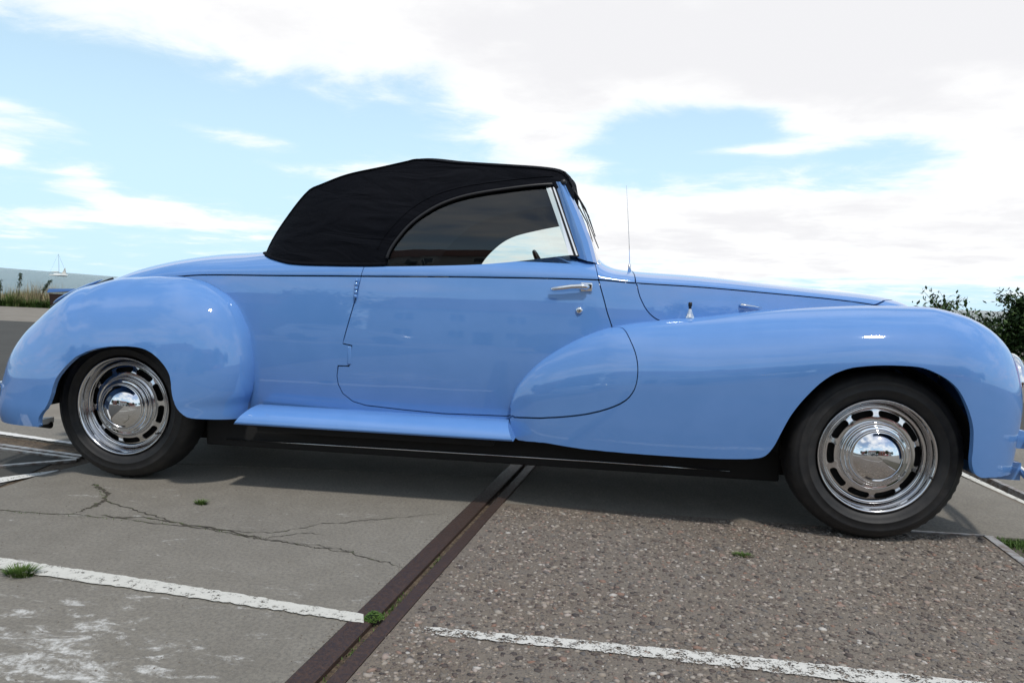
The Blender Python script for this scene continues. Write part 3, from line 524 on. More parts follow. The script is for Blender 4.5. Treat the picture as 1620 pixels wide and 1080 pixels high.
# --- soft top
W_ = [tuple(q) for q in sm(P['window'][1:], 4)]
W_ = [(W_[0][0] - .004, -1.0)] + W_
XTF_ = XTF
def stop(a, b): return softtop(a, b)
for mir in (False, True):
    pt = [(XR + .002, -1.0), (-.70, -1.0)] + W_ + [(.276, -.155), (.285, -.175), (.335, -.16), (XTF, -.30), (XTF, 1.0), (XR + .002, 1.0)]
    xs_ = np.concatenate([XR + (XR1 - XR)*np.linspace(.003, 1, 26)**1.7, np.arange(XR1 + .02, XTF, .022)])
    stp = panel('soft_top', stop, pt, xs_, np.concatenate([np.arange(-.95, 0, .06), [-.03, 0, .03], np.arange(.07, 1, .06)]), FAB, car, sb=.4, step=.02, inset=0, depth=.012, mirror=mir)
    # lining
    Wl = [(.27 + (x_ - .27)*.70, min(-.05, v_ * 1.0 - .21)) for x_, v_ in W_ if v_ > -.86]
    Wl = [(Wl[0][0], -1.02)] + Wl
    pl_ = [(-.66, -1.0)] + Wl + [(.262, -.27), (.30, -.25), (.33, -.1), (.33, 1.0), (-.66, 1.0)]
    panel('headlining', lambda a, b_: softtop(a, b_, .028), pl_, np.arange(-.66, .34, .03), np.arange(-.95, 1, .08), LIN, car, sb=.4, step=.03, inset=0, depth=0, mirror=mir, analytic=False)
    # piping along the roof edge and a hem at the foot
    Yf = (lambda y: 2*YC - y) if mir else (lambda y: y)
    def tp(x_, v_, o=0.0):
        q = softtop(x_, v_, -o); return (float(q[0]), Yf(float(q[1])), float(q[2]))
    MB().tube([tp(x_, 0, .001) for x_ in np.linspace(XR + .04, XTF - .01, 80)], .0042, 8).build('roof_piping', FAB, stp)
    def hemp(x_):
        a_ = softtop(x_, 0.0); b_ = softtop(x_, -1.0); t_ = min(.9, .016/max(1e-3, float(a_[2] - b_[2]))); return tp(x_, -1 + t_)
    MB().tube([hemp(x_) for x_ in list(XR + (XR1 - XR)*np.linspace(.003, 1, 24)**1.7) + list(np.linspace(XR1 + .02, -.405, 14))], .008, 8).build('canvas_hem', FAB, stp)
    wb = [tp(x_, v_, .002) for x_, v_ in W_[1:]]
    MB().tube(wb, [.006]*len(wb), 8).build('window_binding', SEAL, stp)
    # second stitched line over the window
    wo_ = [tp(x_ - .045*max(0, .2 - x_)*1.6, v_ + .085, .0005) for x_, v_ in W_[1:] if v_ < -.10]
    MB().tube(wo_, .0025, 6).build('stitched_seam', FAB, stp)
    # side glass
    gl = panel('side_window', lambda a, b_: softtop(a, b_, .012), [(W_[0][0] - .01, -1.02)] + [(x_ - .008, v_ + .02) for x_, v_ in W_[1:]] + [(.275, -.15)] + [(.374, -1.0), (.374, -1.06)],
               np.arange(-.5, .4, .04), np.arange(-1.1, 0, .1), GLASS, car, sb=.4, step=.03, inset=0, depth=0, mirror=mir, analytic=False)
    # A-pillar with its strips
    PL = [[(0.279, 0.275, 1.346), (0.305, 0.263, 1.345), (0.323, 0.315, 1.353)], [(0.305, 0.264, 1.287), (0.329, 0.252, 1.286), (0.356, 0.304, 1.294)], [(0.329, 0.253, 1.221), (0.358, 0.241, 1.221), (0.392, 0.293, 1.227)], [(0.353, 0.242, 1.155), (0.385, 0.23, 1.155), (0.422, 0.282, 1.161)], [(0.373, 0.231, 1.098), (0.409, 0.219, 1.098), (0.447, 0.271, 1.103)], [(0.393, 0.22, 1.03), (0.434, 0.208, 1.018), (0.474, 0.26, 1.012)]]
    V = []
    for a, b_, c in PL:
        mid = tuple((np.array(b_)*.5 + np.array(c)*.5) + np.array([.004, -.012, 0])); m0 = tuple(np.array(a)*.5 + np.array(b_)*.5 + np.array([0, -.003, 0]))
        for q in (a, m0, b_, mid, c, (c[0] - .02, c[1] + .03, c[2]), (a[0] + .01, a[1] + .05, a[2])): V.append((q[0], Yf(q[1]), q[2]))
    MB().add(V, grid_faces(len(PL), 7, cv=True) + [tuple(range(7)), tuple(35 + k for k in range(7))]).build('windscreen_pillar', PAINT, car, auto=28)
    def strip(nm, a, b_, c, d, m_, off, th):
        MB().add([(q[0], Yf(q[1] + o_), q[2]) for o_ in (off, off + th) for q in (a, b_, d, c)], [(0, 1, 2, 3), (4, 5, 6, 7), (0, 1, 5, 4), (1, 2, 6, 5), (2, 3, 7, 6), (3, 0, 4, 7)]).build(nm, m_, car, smooth=False)
    strip('window_frame', (0.242, 0.275, 1.332), (0.359, 0.215, 1.040), (0.264, 0.275, 1.332), (0.376, 0.215, 1.040), CHROME, -.006, .012)
    strip('door_seal', (0.258, 0.275, 1.337), (0.372, 0.215, 1.036), (0.285, 0.275, 1.337), (0.400, 0.215, 1.036), SEAL, .002, .02)
    strip('pillar_trim', (0.270, 0.275, 1.337), (0.387, 0.215, 1.040), (0.2765, 0.275, 1.337), (0.394, 0.215, 1.040), CHROME, -.004, .01)

# windscreen glass, header, wipers
def ws(u, t):       # u 0..1 across, t 0..1 upwards
    y = .262 + u*(2*YC - .524); q = 1 - (2*u - 1)**2
    xb = .472 + .025*q; xt = .318 + .02*q
    return (xb + (xt - xb)*t, y, 1.015 + .33*t + .012*q)
V = [ws(i/16, j/8) for i in range(17) for j in range(9)]
MB().add(V, grid_faces(17, 9)).build('windscreen', GLASS, car)
MB().tube([tuple(np.array(ws(i/16, 1.0)) + [.0, 0, 0]) for i in range(17)], .012, 8).build('screen_rail', SEAL, car)
MB().tube([tuple(np.array(ws(i/16, 0.0)) + [.004, 0, -.008]) for i in range(17)], .010, 8).build('screen_base_trim', CHROME, car)
hd = MB()
V = []
for i in range(17):
    u = i/16; y = .30 + u*(2*YC - .60); q = 1 - (2*u - 1)**2
    for (ddx, dz_) in ((-.03, .045), (.0, .040), (.028, .018), (.036, -.012), (.03, -.03), (.0, -.03), (-.03, .0)):
        V.append((.318 + .02*q + ddx*.75, y, 1.353 + .02*q + dz_))
hd.add(V, grid_faces(17, 7, cv=True)); hd.build('roof_header', FAB, car)
for k, u0 in enumerate((.12, .50, .80)):
    a = np.array(ws(u0, .99)) + [.02, 0, -.0]; c_ = np.array(ws(u0 + .10, .42)) + [.028, 0, 0]
    wpr = MB().tube([a, a*.5 + c_*.5 + [.012, 0, 0], c_], [.004, .003, .0025], 6).build('wiper', SEAL, car)
    MB().box((0, 0, 0), (.004, .006, .21), rot=Matrix.Rotation(-.42, 3, 'Y')).build('wiper_blade', SEAL, wpr).location = tuple(c_*.8 + a*.2 + np.array([-.004, .0, 0]))

# interior
MB().box((.42, YC, .955), (.13, .95, .10), bev=.02).build('dashboard', WOOD, car)
MB().box((-.05, YC, .32), (1.1, 1.02, .04)).build('cabin_floor', DARK, car)
for s_ in (-1, 1):
    y_ = YC + s_*.25
    st = MB().box((-.10, y_, .48), (.46, .42, .14), bev=.04).build('seat', LEA, car)
    MB().box((-.36, y_, .76), (.13, .42, .46), bev=.045, rot=Matrix.Rotation(-.2, 3, 'Y')).build('seat_back', LEA, st)
wh = MB(); cxw, cyw, czw = .235, YC + .26, .985
ringp = []
tl = R(28)
for k in range(41):
    t_ = 2*math.pi*k/40
    ringp.append((cxw + .19*math.sin(t_)*-math.sin(tl), cyw + .19*math.cos(t_), czw + .19*math.sin(t_)*math.cos(tl) - .06))
wh.tube(ringp, .0095, 8, caps=False)
stw = wh.build('steering_wheel', SEAL, car)
for k in range(3):
    t_ = R(90 + 120*k)
    MB().tube([(cxw, cyw, czw - .06), (cxw - .19*math.sin(t_)*math.sin(tl), cyw + .19*math.cos(t_), czw + .19*math.sin(t_)*math.cos(tl) - .06)], .006, 6).build('spoke', CHROME, stw)
# underbody
MB().box((-.05, YC, .235), (2.6, .86, .06), bev=.01).build('floor_pan', DARK, car)
for s_ in (-1, 1):
    MB().box((.0, YC + s_*.33, .19), (3.4, .07, .08), bev=.008).build('chassis_rail', DARK, car)
ex = MB().tube([(1.0, .47, .195), (.6, .47, .175), (-.6, .47, .175), (-1.1, .47, .18), (-1.3, .47, .2)], .021, 12).build('exhaust_pipe', POL, car)
MB().tube([(-.55, .47, .18), (-.53, .47, .18), (.0, .47, .18), (.02, .47, .18)], [.03, .055, .055, .03], 18).build('silencer', DARK, ex)
MB().box((1.541, YC, .3217), (.08, 1.1, .07), bev=.01).build('front_axle', DARK, car)
MB().box((-1.541, YC, .3217), (.10, 1.0, .10), bev=.02).build('rear_axle', DARK, car)
MB().box((.015, YC, .225), (2.47, .98, .15), bev=.012).build('under_light_block', DARK, car)  # added black box that keeps light from leaking in under the car
for yy in (.205, 2*YC - .205): MB().tube([(-1.12, yy, .182), (-.3, yy, .186), (.5, yy, .188), (1.05, yy, .184)], .0035, 6).build('pinch_weld', POL, car)
lf = MB().add([(-2.10, .10, .222), (-1.93, .10, .238), (-1.93, .18, .238), (-2.10, .18, .222), (-2.10, .10, .216), (-1.93, .10, .214), (-1.93, .18, .214), (-2.10, .18, .216)], [(0, 1, 2, 3), (4, 5, 6, 7), (0, 1, 5, 4), (1, 2, 6, 5), (2, 3, 7, 6), (3, 0, 4, 7)]).build('body_bracket', AMB, car, smooth=False)
MB().tube([(-2.04, .16, .205), (-1.93, .16, .205)], [.010, .016], 10).build('spring_shackle', DARK, lf)

# --- tail and nose closing panels
def cap_strip(name, x_, zlow, dxl, m_):
    vs = np.linspace(1, 0.0, 14); q = body(np.full(14, x_), vs)
    ln = [tuple(p) for p in q] ; full = [(a, 2*YC - b_, c) for a, b_, c in ln][::-1]; full = [(a, b_, c) for a, b_, c in ln][::-1] + [(a, 2*YC - b_, c) for a, b_, c in ln]
    V = []
    for (a, b_, c) in full:
        for t_ in np.linspace(0, 1, 10):
            V.append((a + dxl*math.sin(t_*math.pi/2)*(1 - .3*t_), b_, c + (zlow - c)*t_**1.3))
    MB().add(V, grid_faces(len(full), 10)).build(name, m_, car)
cap_strip('tail_panel', XB, .28, -.035, PAINT)
cap_strip('grille_surround', 2.085, .30, .05, PAINT)
gr = MB().box((2.135, YC, .52), (.02, .34, .42), bev=.03).build('radiator_grille', DARK, car)
for k in range(13):
    MB().tube([(2.15, YC - .15 + .025*k, .33), (2.165, YC - .15 + .025*k, .52), (2.15, YC - .15 + .025*k, .71)], .005, 6).build('grille_bar', CHROME, gr)
# head lamps
for mir in (False, True):
    Yf = (lambda y: 2*YC - y) if mir else (lambda y: y)
    hl_ = MB().lathe([(.0, -.16), (.05, -.15), (.09, -.10), (.115, -.03), (.122, .03), (.118, .075)], 40, 'X', (2.0, Yf(.22), .595)).build('headlight', PAINT, car)
    MB().lathe([(.120, .060), (.125, .072), (.122, .092), (.108, .100), (.100, .094)], 40, 'X', (2.0, Yf(.22), .595)).build('lamp_rim', CHROME, hl_)
    MB().lathe([(.101, .090), (.08, .112), (.04, .124), (.0, .128)], 40, 'X', (2.0, Yf(.22), .595)).build('lamp_glass', LENS, hl_)
    MB().lathe([(.101, .088), (.07, .03), (.0, .0)], 40, 'X', (2.0, Yf(.22), .595)).build('reflector', MIR, hl_)
# bumpers: two bars on painted brackets at the front, one at the rear
for z_, z1 in ((.405, .0), (.285, .0)):
    xb_ = 2.052 if z_ > .35 else 2.040
    pts = [(xb_ + .012 + .13*(1 - abs(2*t_ - 1)**2.2), -.045 + 1.49*t_, z_ - .004) for t_ in np.linspace(0, 1, 25)]
    V = []
    for (a, b_, c) in pts:
        for (ddx, dz_) in ((-.012, -.011), (.004, -.013), (.012, -.007), (.014, .0), (.012, .007), (.004, .013), (-.012, .011)): V.append((a + ddx, b_, c + dz_))
    bmp = MB().add(V, grid_faces(25, 7, cv=True) + [tuple(range(7)), tuple(24*7 + q for q in range(7))]).build('front_bumper', CHROME, car)
    for s_ in (0, 1):
        yy = .13 if not s_ else 2*YC - .13
        y0, y1_ = (yy - .05, yy + .10) if not s_ else (yy - .10, yy + .05)
        MB().add([(xb_ - .09, y0, z_ - .036), (xb_ + .045, y0, z_ - .036), (xb_ + .045, y0, z_ + .030), (xb_ - .09, y0, z_ + .038), (xb_ - .09, y1_, z_ - .036), (xb_ + .045, y1_, z_ - .036), (xb_ + .045, y1_, z_ + .030), (xb_ - .09, y1_, z_ + .052)],
                 [(0, 1, 2, 3), (4, 5, 6, 7), (0, 1, 5, 4), (1, 2, 6, 5), (2, 3, 7, 6), (3, 0, 4, 7)]).build('bumper_bracket', PAINT, bmp, smooth=False)
pts = [(-2.145 - .06*(1 - abs(2*t_ - 1)**2.2), .05 + 1.3*t_, .38) for t_ in np.linspace(0, 1, 25)]
MB().tube(pts, .013, 10).build('rear_bumper', CHROME, car)
# boot lid bead, handle and number plate lamp
bead = [tuple(body(x_, .30)) for x_ in np.linspace(-2.11, -1.72, 20)]
MB().tube([(float(a), float(b_) - .0, float(c) + .012) for a, b_, c in bead], .006, 8).build('boot_lid_gap', SEAL, car)
bead = [tuple(body(x_, .38)) for x_ in np.linspace(-2.12, -1.80, 20)]
MB().tube([(float(a), float(b_), float(c) + .020) for a, b_, c in bead], [.002, .005, .007] + [.008]*12 + [.007, .006, .005, .003, .001], 10).build('boot_lid_edge', PAINT, car)
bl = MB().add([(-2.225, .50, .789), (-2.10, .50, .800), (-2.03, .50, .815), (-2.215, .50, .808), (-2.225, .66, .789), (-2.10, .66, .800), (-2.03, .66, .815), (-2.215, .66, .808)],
              [(0, 1, 2, 3), (4, 5, 6, 7), (0, 1, 5, 4), (1, 2, 6, 5), (2, 3, 7, 6), (3, 0, 4, 7)]).build('plate_lamp', PAINT, car, smooth=False)  # blue body paint stands in for the sky reflected by its chrome top
MB().add([(-2.21, .505, .725), (-2.05, .505, .74), (-2.06, .505, .785), (-2.217, .505, .784), (-2.21, .655, .725), (-2.05, .655, .74), (-2.06, .655, .785), (-2.217, .655, .784)],
         [(0, 1, 2, 3), (4, 5, 6, 7), (0, 1, 5, 4), (1, 2, 6, 5), (2, 3, 7, 6), (3, 0, 4, 7)]).build('lamp_housing', mat('dark_brown_plastic', (.035, .022, .018), .2), bl, smooth=False)

# --- wheels
RI = .212; RT_ = .3217; TW = .165
def make_wheel():
    root = empty('wheel', (0, 0, 0)); root.parent = car
    # tyre: tread blocks cut as grooves
    n = 120; V = []
    prof = [(.205, -.035), (.214, -.012), (.222, -.002), (.235, .006), (.248, .010), (.250, .0125), (.2525, .0105), (.275, .009), (.281, .0105), (.283, .0075), (.292, .003), (.304, -.006), (.3125, -.016), (.3185, -.028), (.3212, -.040), (.3217, -.055), (.3217, -.083), (.3217, -.11), (.3212, -.125), (.3185, -.137), (.304, -.159), (.275, -.174), (.235, -.172), (.205, -.13)]
    for k in range(n):
        t_ = 2*math.pi*k/n
        for j, (r_, h) in enumerate(prof):
            rr = r_
            if k % 2 == 0 and j in (12, 13, 14, 18, 19): rr -= .0035
            x_, z_ = rr*math.cos(t_), rr*math.sin(t_)
            if z_ < -.3175: z_ = -.3175 - (-.3175 - z_)*.25 - .0028
            V.append((x_, -h, max(z_, -.3213)))
    MB().add(V, grid_faces(n, len(prof), cu=True)).build('tyre', RUB, root)
    # fine rings on the sidewall
    rim = MB().lathe([(.150, -.145), (.185, -.13), (.192, -.055), (.196, -.035), (.2, -.018), (.2055, -.004), (.2105, .003), (.213, .001), (.2135, -.006), (.211, -.014), (.208, -.02)], 96).build('rim', POL, root)
    # stepped drop centre between disc and lip
    MB().lathe([(.176, -.030), (.181, -.026), (.186, -.030), (.189, -.040), (.1925, -.045)], 96).build('rim_step', POL, rim)
    # slotted disc
    r0, r1 = .120, .183; c_in, c_out = .1445, .1685; cxs = .006
    ns = 10; half = R(14.6)
    for k in range(1):
        bm = bmesh.new()
    Vd = []; Fd = []
    verts = []; loops = []
    def add_loop(L):
        s0 = len(verts); verts.extend([Vector((p[0], p[1])) for p in L]); loops.append(list(range(s0, s0 + len(L))))
    add_loop([(r1*math.cos(2*math.pi*k/180), r1*math.sin(2*math.pi*k/180)) for k in range(180)])
    inner_s = len(verts)
    add_loop([(r0*math.cos(2*math.pi*k/120), r0*math.sin(2*math.pi*k/120)) for k in range(120)])
    slots = []
    for k in range(ns):
        a0 = R(90 - 17 + 36*k); L = []; hw = (c_out - c_in)/2; rm = (c_in + c_out)/2; ac = half - hw/rm*.75
        cr = .010
        for t_ in np.linspace(-1, 1, 9): L.append((c_out, a0 + t_*(half - cr/c_out)))
        for t_ in np.linspace(0, 1, 5)[1:]: L.append((c_out - cr*(1 - math.cos(t_*math.pi/2)), a0 + half - (cr/c_out)*(1 - math.sin(t_*math.pi/2))))
        for t_ in np.linspace(0, 1, 5): L.append((c_in + cr*(1 - math.sin(t_*math.pi/2)), a0 + half - (cr/c_in)*(1 - math.cos(t_*math.pi/2))))
        for t_ in np.linspace(1, -1, 9)[1:]: L.append((c_in, a0 + t_*(half - cr/c_in)))
        for t_ in np.linspace(0, 1, 5)[1:]: L.append((c_in + cr*(1 - math.cos(t_*math.pi/2)), a0 - half + (cr/c_in)*(1 - math.sin(t_*math.pi/2))))
        for t_ in np.linspace(0, 1, 5)[:-1]: L.append((c_out - cr*(1 - math.sin(t_*math.pi/2)), a0 - half + (cr/c_out)*(1 - math.cos(t_*math.pi/2))))
        s0 = len(verts); add_loop([(r_*math.cos(a), r_*math.sin(a)) for r_, a in L]); slots.append((s0, len(L)))
    for rr in (.128, .135, .1765):
        for k in range(150):
            verts.append(Vector((rr*math.cos(2*math.pi*(k + .5)/150), rr*math.sin(2*math.pi*(k + .5)/150))))
    ec = []
    for L in loops: ec += [(L[i], L[(i+1) % len(L)]) for i in range(len(L))]
    res = delaunay_2d_cdt(verts, ec, [], 0, 1e-7)
    ov, of = res[0], res[2]
    polys = [[(verts[i].x, verts[i].y) for i in L] for L in loops[2:]]
    def dz(r_):
        return -.034 + .006*math.cos((r_ - .135)/.045*math.pi)
    cen = np.array([[sum(ov[i].x for i in f)/len(f), sum(ov[i].y for i in f)/len(f)] for f in of])
    rad = np.hypot(cen[:, 0], cen[:, 1]); keep = (rad < r1) & (rad > r0)
    for p in polys: keep &= ~inside(p, cen)
    V = [(v.x, -dz(math.hypot(v.x, v.y)), v.y) for v in ov]; F = [f for f, k in zip(of, keep) if k]
    # pressed-in slot walls
    for p in polys:
        s0 = len(V); m_ = len(p); cxp = sum(a for a, _ in p)/m_; cyp = sum(b_ for _, b_ in p)/m_
        for (a, b_) in p:
            r_ = math.hypot(a, b_); V.append((a, -dz(r_), b_)); V.append((cxp + (a - cxp)*.95, -dz(r_) + .004, cyp + (b_ - cyp)*.93)); V.append((cxp + (a - cxp)*.93, -dz(r_) + .018, cyp + (b_ - cyp)*.90))
        for i in range(m_):
            j = (i+1) % m_
            F.append((s0 + 3*i, s0 + 3*j, s0 + 3*j + 1, s0 + 3*i + 1)); F.append((s0 + 3*i + 1, s0 + 3*j + 1, s0 + 3*j + 2, s0 + 3*i + 2))
    MB().add(V, F).build('slotted_disc', POL, rim)
    MB().lathe([(.0, -.075), (.17, -.075), (.18, -.07), (.18, -.12), (.0, -.12)], 60).build('brake_drum', DARK, rim)
    MB().lathe([(.128, -.032), (.128, -.022), (.1255, -.012), (.121, -.010), (.118, -.014), (.114, -.012), (.111, -.004), (.1085, .000), (.105, -.002), (.103, .002), (.1005, .010), (.097, .012), (.094, .010), (.090, .013), (.083, .022), (.07, .033), (.052, .043), (.032, .049), (.015, .0515), (.0, .052)], 96).build('hub_cap', CHROME, root)
    vs_ = R(-19)
    MB().tube([(.203*math.cos(vs_), -.0, .203*math.sin(vs_)), (.199*math.cos(vs_), -.024, .199*math.sin(vs_))], [.005, .004], 8).build('valve', SEAL, rim)
    return root
def copy_tree(o, parent):
    c = o.copy(); COL.objects.link(c); c.parent = parent
    for ch in list(o.children): copy_tree(ch, c)
    return c
w0 = make_wheel()
spots = [(1.541, 0.0, False, 0), (-1.541, .10, False, R(13)), (1.541, 0.0, True, R(7)), (-1.541, .10, True, R(20))]
for k, (x_, y_, mir, rot) in enumerate(spots):
    o = w0 if k == 0 else copy_tree(w0, car)
    o.location = (x_, (2*YC - y_) if mir else y_, RT_)
    if mir: o.rotation_euler = (0, 0, math.pi)
    if rot:
        for ch in o.children:
            if not ch.name.startswith('tyre'): ch.rotation_euler = (0, rot, 0)
# ================================================================= GROUND
def quad_sheet(name, pts, z, m, kind='structure'):
    o = mk(name, [(x, y, z) for x, y in pts], [tuple(range(len(pts)))], m, None, False); 
    if kind: o['kind'] = kind
    return o
# materials
CON = mat('old_concrete', (.15, .145, .135), .9)
t, b = nodes(CON); g = geo_pos(t)
a_ = t.noise(g, .9, 5, .6); b2 = t.noise(g, 9, 6, .6); c2 = t.noise(g, 90, 4, .7); sp = t.noise(g, 260, 2, .5)
base = t.mix(t.ramp(a_, [(.3, 0.0), (.7, 1.0)]), (.160, .146, .122), (.202, .185, .154))
base = t.mix(t.ramp(b2, [(.4, 0.0), (.72, .6)]), base, (.235, .218, .185))
base = t.mix(t.ramp(c2, [(.42, 0.0), (.62, .55)]), base, (.085, .080, .073))
base = t.mix(t.ramp(sp, [(.60, 0.0), (.68, .6)]), base, (.24, .23, .21))
# spilt white paint, thickest to the lower left
sx = t.n('ShaderNodeSeparateXYZ', i={0: g})
dx_ = t.math('MULTIPLY', t.math('ADD', sx.outputs[0], .86), 1.6); dy_ = t.math('MULTIPLY', t.math('ADD', sx.outputs[1], 1.42), 2.3)
dist = t.math('SQRT', t.math('ADD', t.math('MULTIPLY', dx_, dx_), t.math('MULTIPLY', dy_, dy_)))
near = t.maprange(dist, .0, 1.5, .165, .0)
st = t.n('ShaderNodeMapping', i={'Vector': g, 'Scale': (1.0, 2.2, 1.0)}).outputs[0]
pn = t.math('ADD', t.noise(st, 7.5, 9, .72, .5), near)
pm = t.maprange(pn, .60, .72)
pm = t.math('MULTIPLY', pm, t.ramp(t.noise(g, 60, 6, .75), [(.40, .15), (.58, 1.0)]))
ylim = t.maprange(sx.outputs[1], -.2, .2, 1, 0)
pm = t.math('MULTIPLY', pm, ylim)
base = t.mix(t.math('MULTIPLY', pm, .72), base, (.62, .62, .60))
t.L.new(base, b.inputs['Base Color'])
bump(t, b, t.math('ADD', t.math('MULTIPLY', c2, .6), t.math('MULTIPLY', t.noise(g, 420, 2), .5)), .55, .004)
AGG = mat('washed_aggregate_concrete', (.15, .13, .115), .9)
t, b = nodes(AGG); g = geo_pos(t)
wrp = t.n('ShaderNodeVectorMath', operation='ADD', i={0: g, 1: t.n('ShaderNodeVectorMath', operation='SCALE', i={0: t.n('ShaderNodeTexNoise', i={'Vector': g, 'Scale': 60.0}).outputs['Color'], 'Scale': .006}).outputs[0]}).outputs[0]
v1 = t.n('ShaderNodeTexVoronoi', i={'Vector': wrp, 'Scale': 68.0}); v2 = t.n('ShaderNodeTexVoronoi', i={'Vector': wrp, 'Scale': 150.0})
pc = t.n('ShaderNodeSeparateColor', i={0: v1.outputs['Color']}); pc2 = t.n('ShaderNodeSeparateColor', i={0: v2.outputs['Color']})
stone = t.ramp(pc.outputs[0], [(0, (.035, .029, .026)), (.25, (.10, .072, .058)), (.45, (.20, .175, .145)), (.62, (.08, .07, .066)), (.8, (.24, .19, .15)), (.93, (.33, .30, .27)), (1, (.15, .085, .06))])
stone2 = t.ramp(pc2.outputs[0], [(0, (.06, .05, .047)), (.35, (.15, .125, .105)), (.7, (.11, .09, .08)), (1, (.24, .20, .17))])
mort = t.mix(t.noise(g, 25, 4), (.098, .079, .061), (.185, .154, .12))
col_ = t.mix(t.maprange(v2.outputs['Distance'], .30, .45, 1, 0), mort, stone2)
isst = t.math('MULTIPLY', t.maprange(v1.outputs['Distance'], .36, .46, 1, 0), t.maprange(pc.outputs[1], .38, .42))
col_ = t.mix(isst, col_, stone)
lg = t.noise(g, 2.2, 5, .6); col_ = t.mix(t.ramp(lg, [(.4, 0.0), (.7, .5)]), col_, (.18, .165, .145)); 
t.L.new(col_, b.inputs['Base Color'])
hh = t.math('ADD', t.math('MULTIPLY', t.maprange(v1.outputs['Distance'], 0, .5, 1, 0), isst), t.math('MULTIPLY', t.maprange(v2.outputs['Distance'], 0, .5, 1, 0), .5))
bump(t, b, t.math('ADD', hh, t.math('MULTIPLY', t.noise(g, 300, 3), .4)), .8, .005)
ASP = mat('dark_asphalt', (.05, .05, .05), .92)
t, b = nodes(ASP); g = geo_pos(t)
t.L.new(t.mix(t.noise(g, 1.5, 6, .6), (.050, .050, .047), (.074, .072, .067)), b.inputs['Base Color']); bump(t, b, t.noise(g, 200, 3), .5, .004); b.inputs['Specular IOR Level'].default_value = .2
VRG = mat('gravel_verge', (.16, .14, .12), .95)
t, b = nodes(VRG); g = geo_pos(t)
t.L.new(t.mix(t.ramp(t.noise(g, 3, 8, .7), [(.35, 0.0), (.7, 1.0)]), (.15, .13, .105), (.22, .20, .17)), b.inputs['Base Color'])
EAR = mat('dark_earth', (.05, .042, .03), .95)
STL = mat('rusty_rail_steel', (.05, .03, .028), .55, .35)
t, b = nodes(STL); g = geo_pos(t)
rr_ = t.noise(g, 120, 6, .7)
t.L.new(t.mix(t.ramp(rr_, [(.4, 0.0), (.65, 1.0)]), (.048, .033, .029), (.085, .050, .038)), b.inputs['Base Color'])
t.L.new(t.ramp(rr_, [(.35, .38), (.7, .75)]), b.inputs['Roughness']); bump(t, b, rr_, .35, .003)
EDG = mat('worn_edge_steel', (.30, .30, .30), .45, .6)
t, b = nodes(EDG); g = geo_pos(t); t.L.new(t.mix(t.ramp(t.noise(g, 30, 5), [(.4, 0.0), (.65, 1.0)]), (.34, .34, .34), (.16, .12, .10)), b.inputs['Base Color'])
GRV = mat('groove_dirt', (.045, .036, .026), .95)
t, b = nodes(GRV); g = geo_pos(t)
t.L.new(t.ramp(t.noise(g, 70, 5, .6), [(.3, (.025, .02, .016)), (.5, (.08, .055, .035)), (.68, (.14, .11, .07))]), b.inputs['Base Color']); bump(t, b, t.noise(g, 150, 3), .8, .006)
def linemat(name, wear, col_=(.62, .61, .57), fade=False):
    m = bpy.data.materials.new(name); m.use_nodes = True; nt = m.node_tree; t = NT(nt); b = nt.nodes['Principled BSDF']; g = geo_pos(t)
    b.inputs['Roughness'].default_value = .8
    n1_ = t.noise(g, 35, 8, .7); n2_ = t.noise(g, 170, 4, .7)
    s_ = t.math('ADD', t.math('MULTIPLY', n1_, .6), t.math('MULTIPLY', n2_, .5))
    if fade: s_ = t.math('ADD', s_, t.maprange(t.n('ShaderNodeSeparateXYZ', i={0: g}).outputs[0], .02, .22, .10, 0))
    alpha = t.maprange(s_, wear - .03, wear + .03, 1, 0)
    t.L.new(t.mix(n1_, col_, tuple(c*.72 for c in col_)), b.inputs['Base Color']); t.L.new(alpha, b.inputs['Alpha']); bump(t, b, n2_, .4, .003)
    return m
PNT = linemat('worn_white_paint', .625, (.60, .59, .54)); PNT2 = linemat('worn_white_paint_rough', .575, fade=True); PNT3 = linemat('white_paint_far', .8, (.7, .7, .68))

# base: one sheet to the horizon of the apron (the land side), slightly under the slabs
gnd = quad_sheet('ground', [(-400, -400), (500, -400), (500, 22), (-400, 22)], -.035, VRG)
asp = quad_sheet('road', [(-60, 1.05), (60, 3.9), (60, 9.6), (-60, 9.6)], -.012, ASP)
vr = quad_sheet('gravel_shoulder', [(-60, 9.6), (60, 9.6), (60, 15.0), (-60, 15.0)], -.020, VRG)
def slab(name, pts, z, m, depth=.12, cuts=False):
    n_ = len(pts); V = [(x, y, z) for x, y in pts] + [(x, y, z - depth) for x, y in pts]
    F = [tuple(range(n_))] + [(i, i + n_, (i+1) % n_ + n_, (i+1) % n_) for i in range(n_)]
    o = mk(name, V, F, m, None, False); o['kind'] = 'structure'
    bm = bmesh.new(); bm.from_mesh(o.data); bmesh.ops.recalc_face_normals(bm, faces=bm.faces[:]); bm.to_mesh(o.data); bm.free(); return o
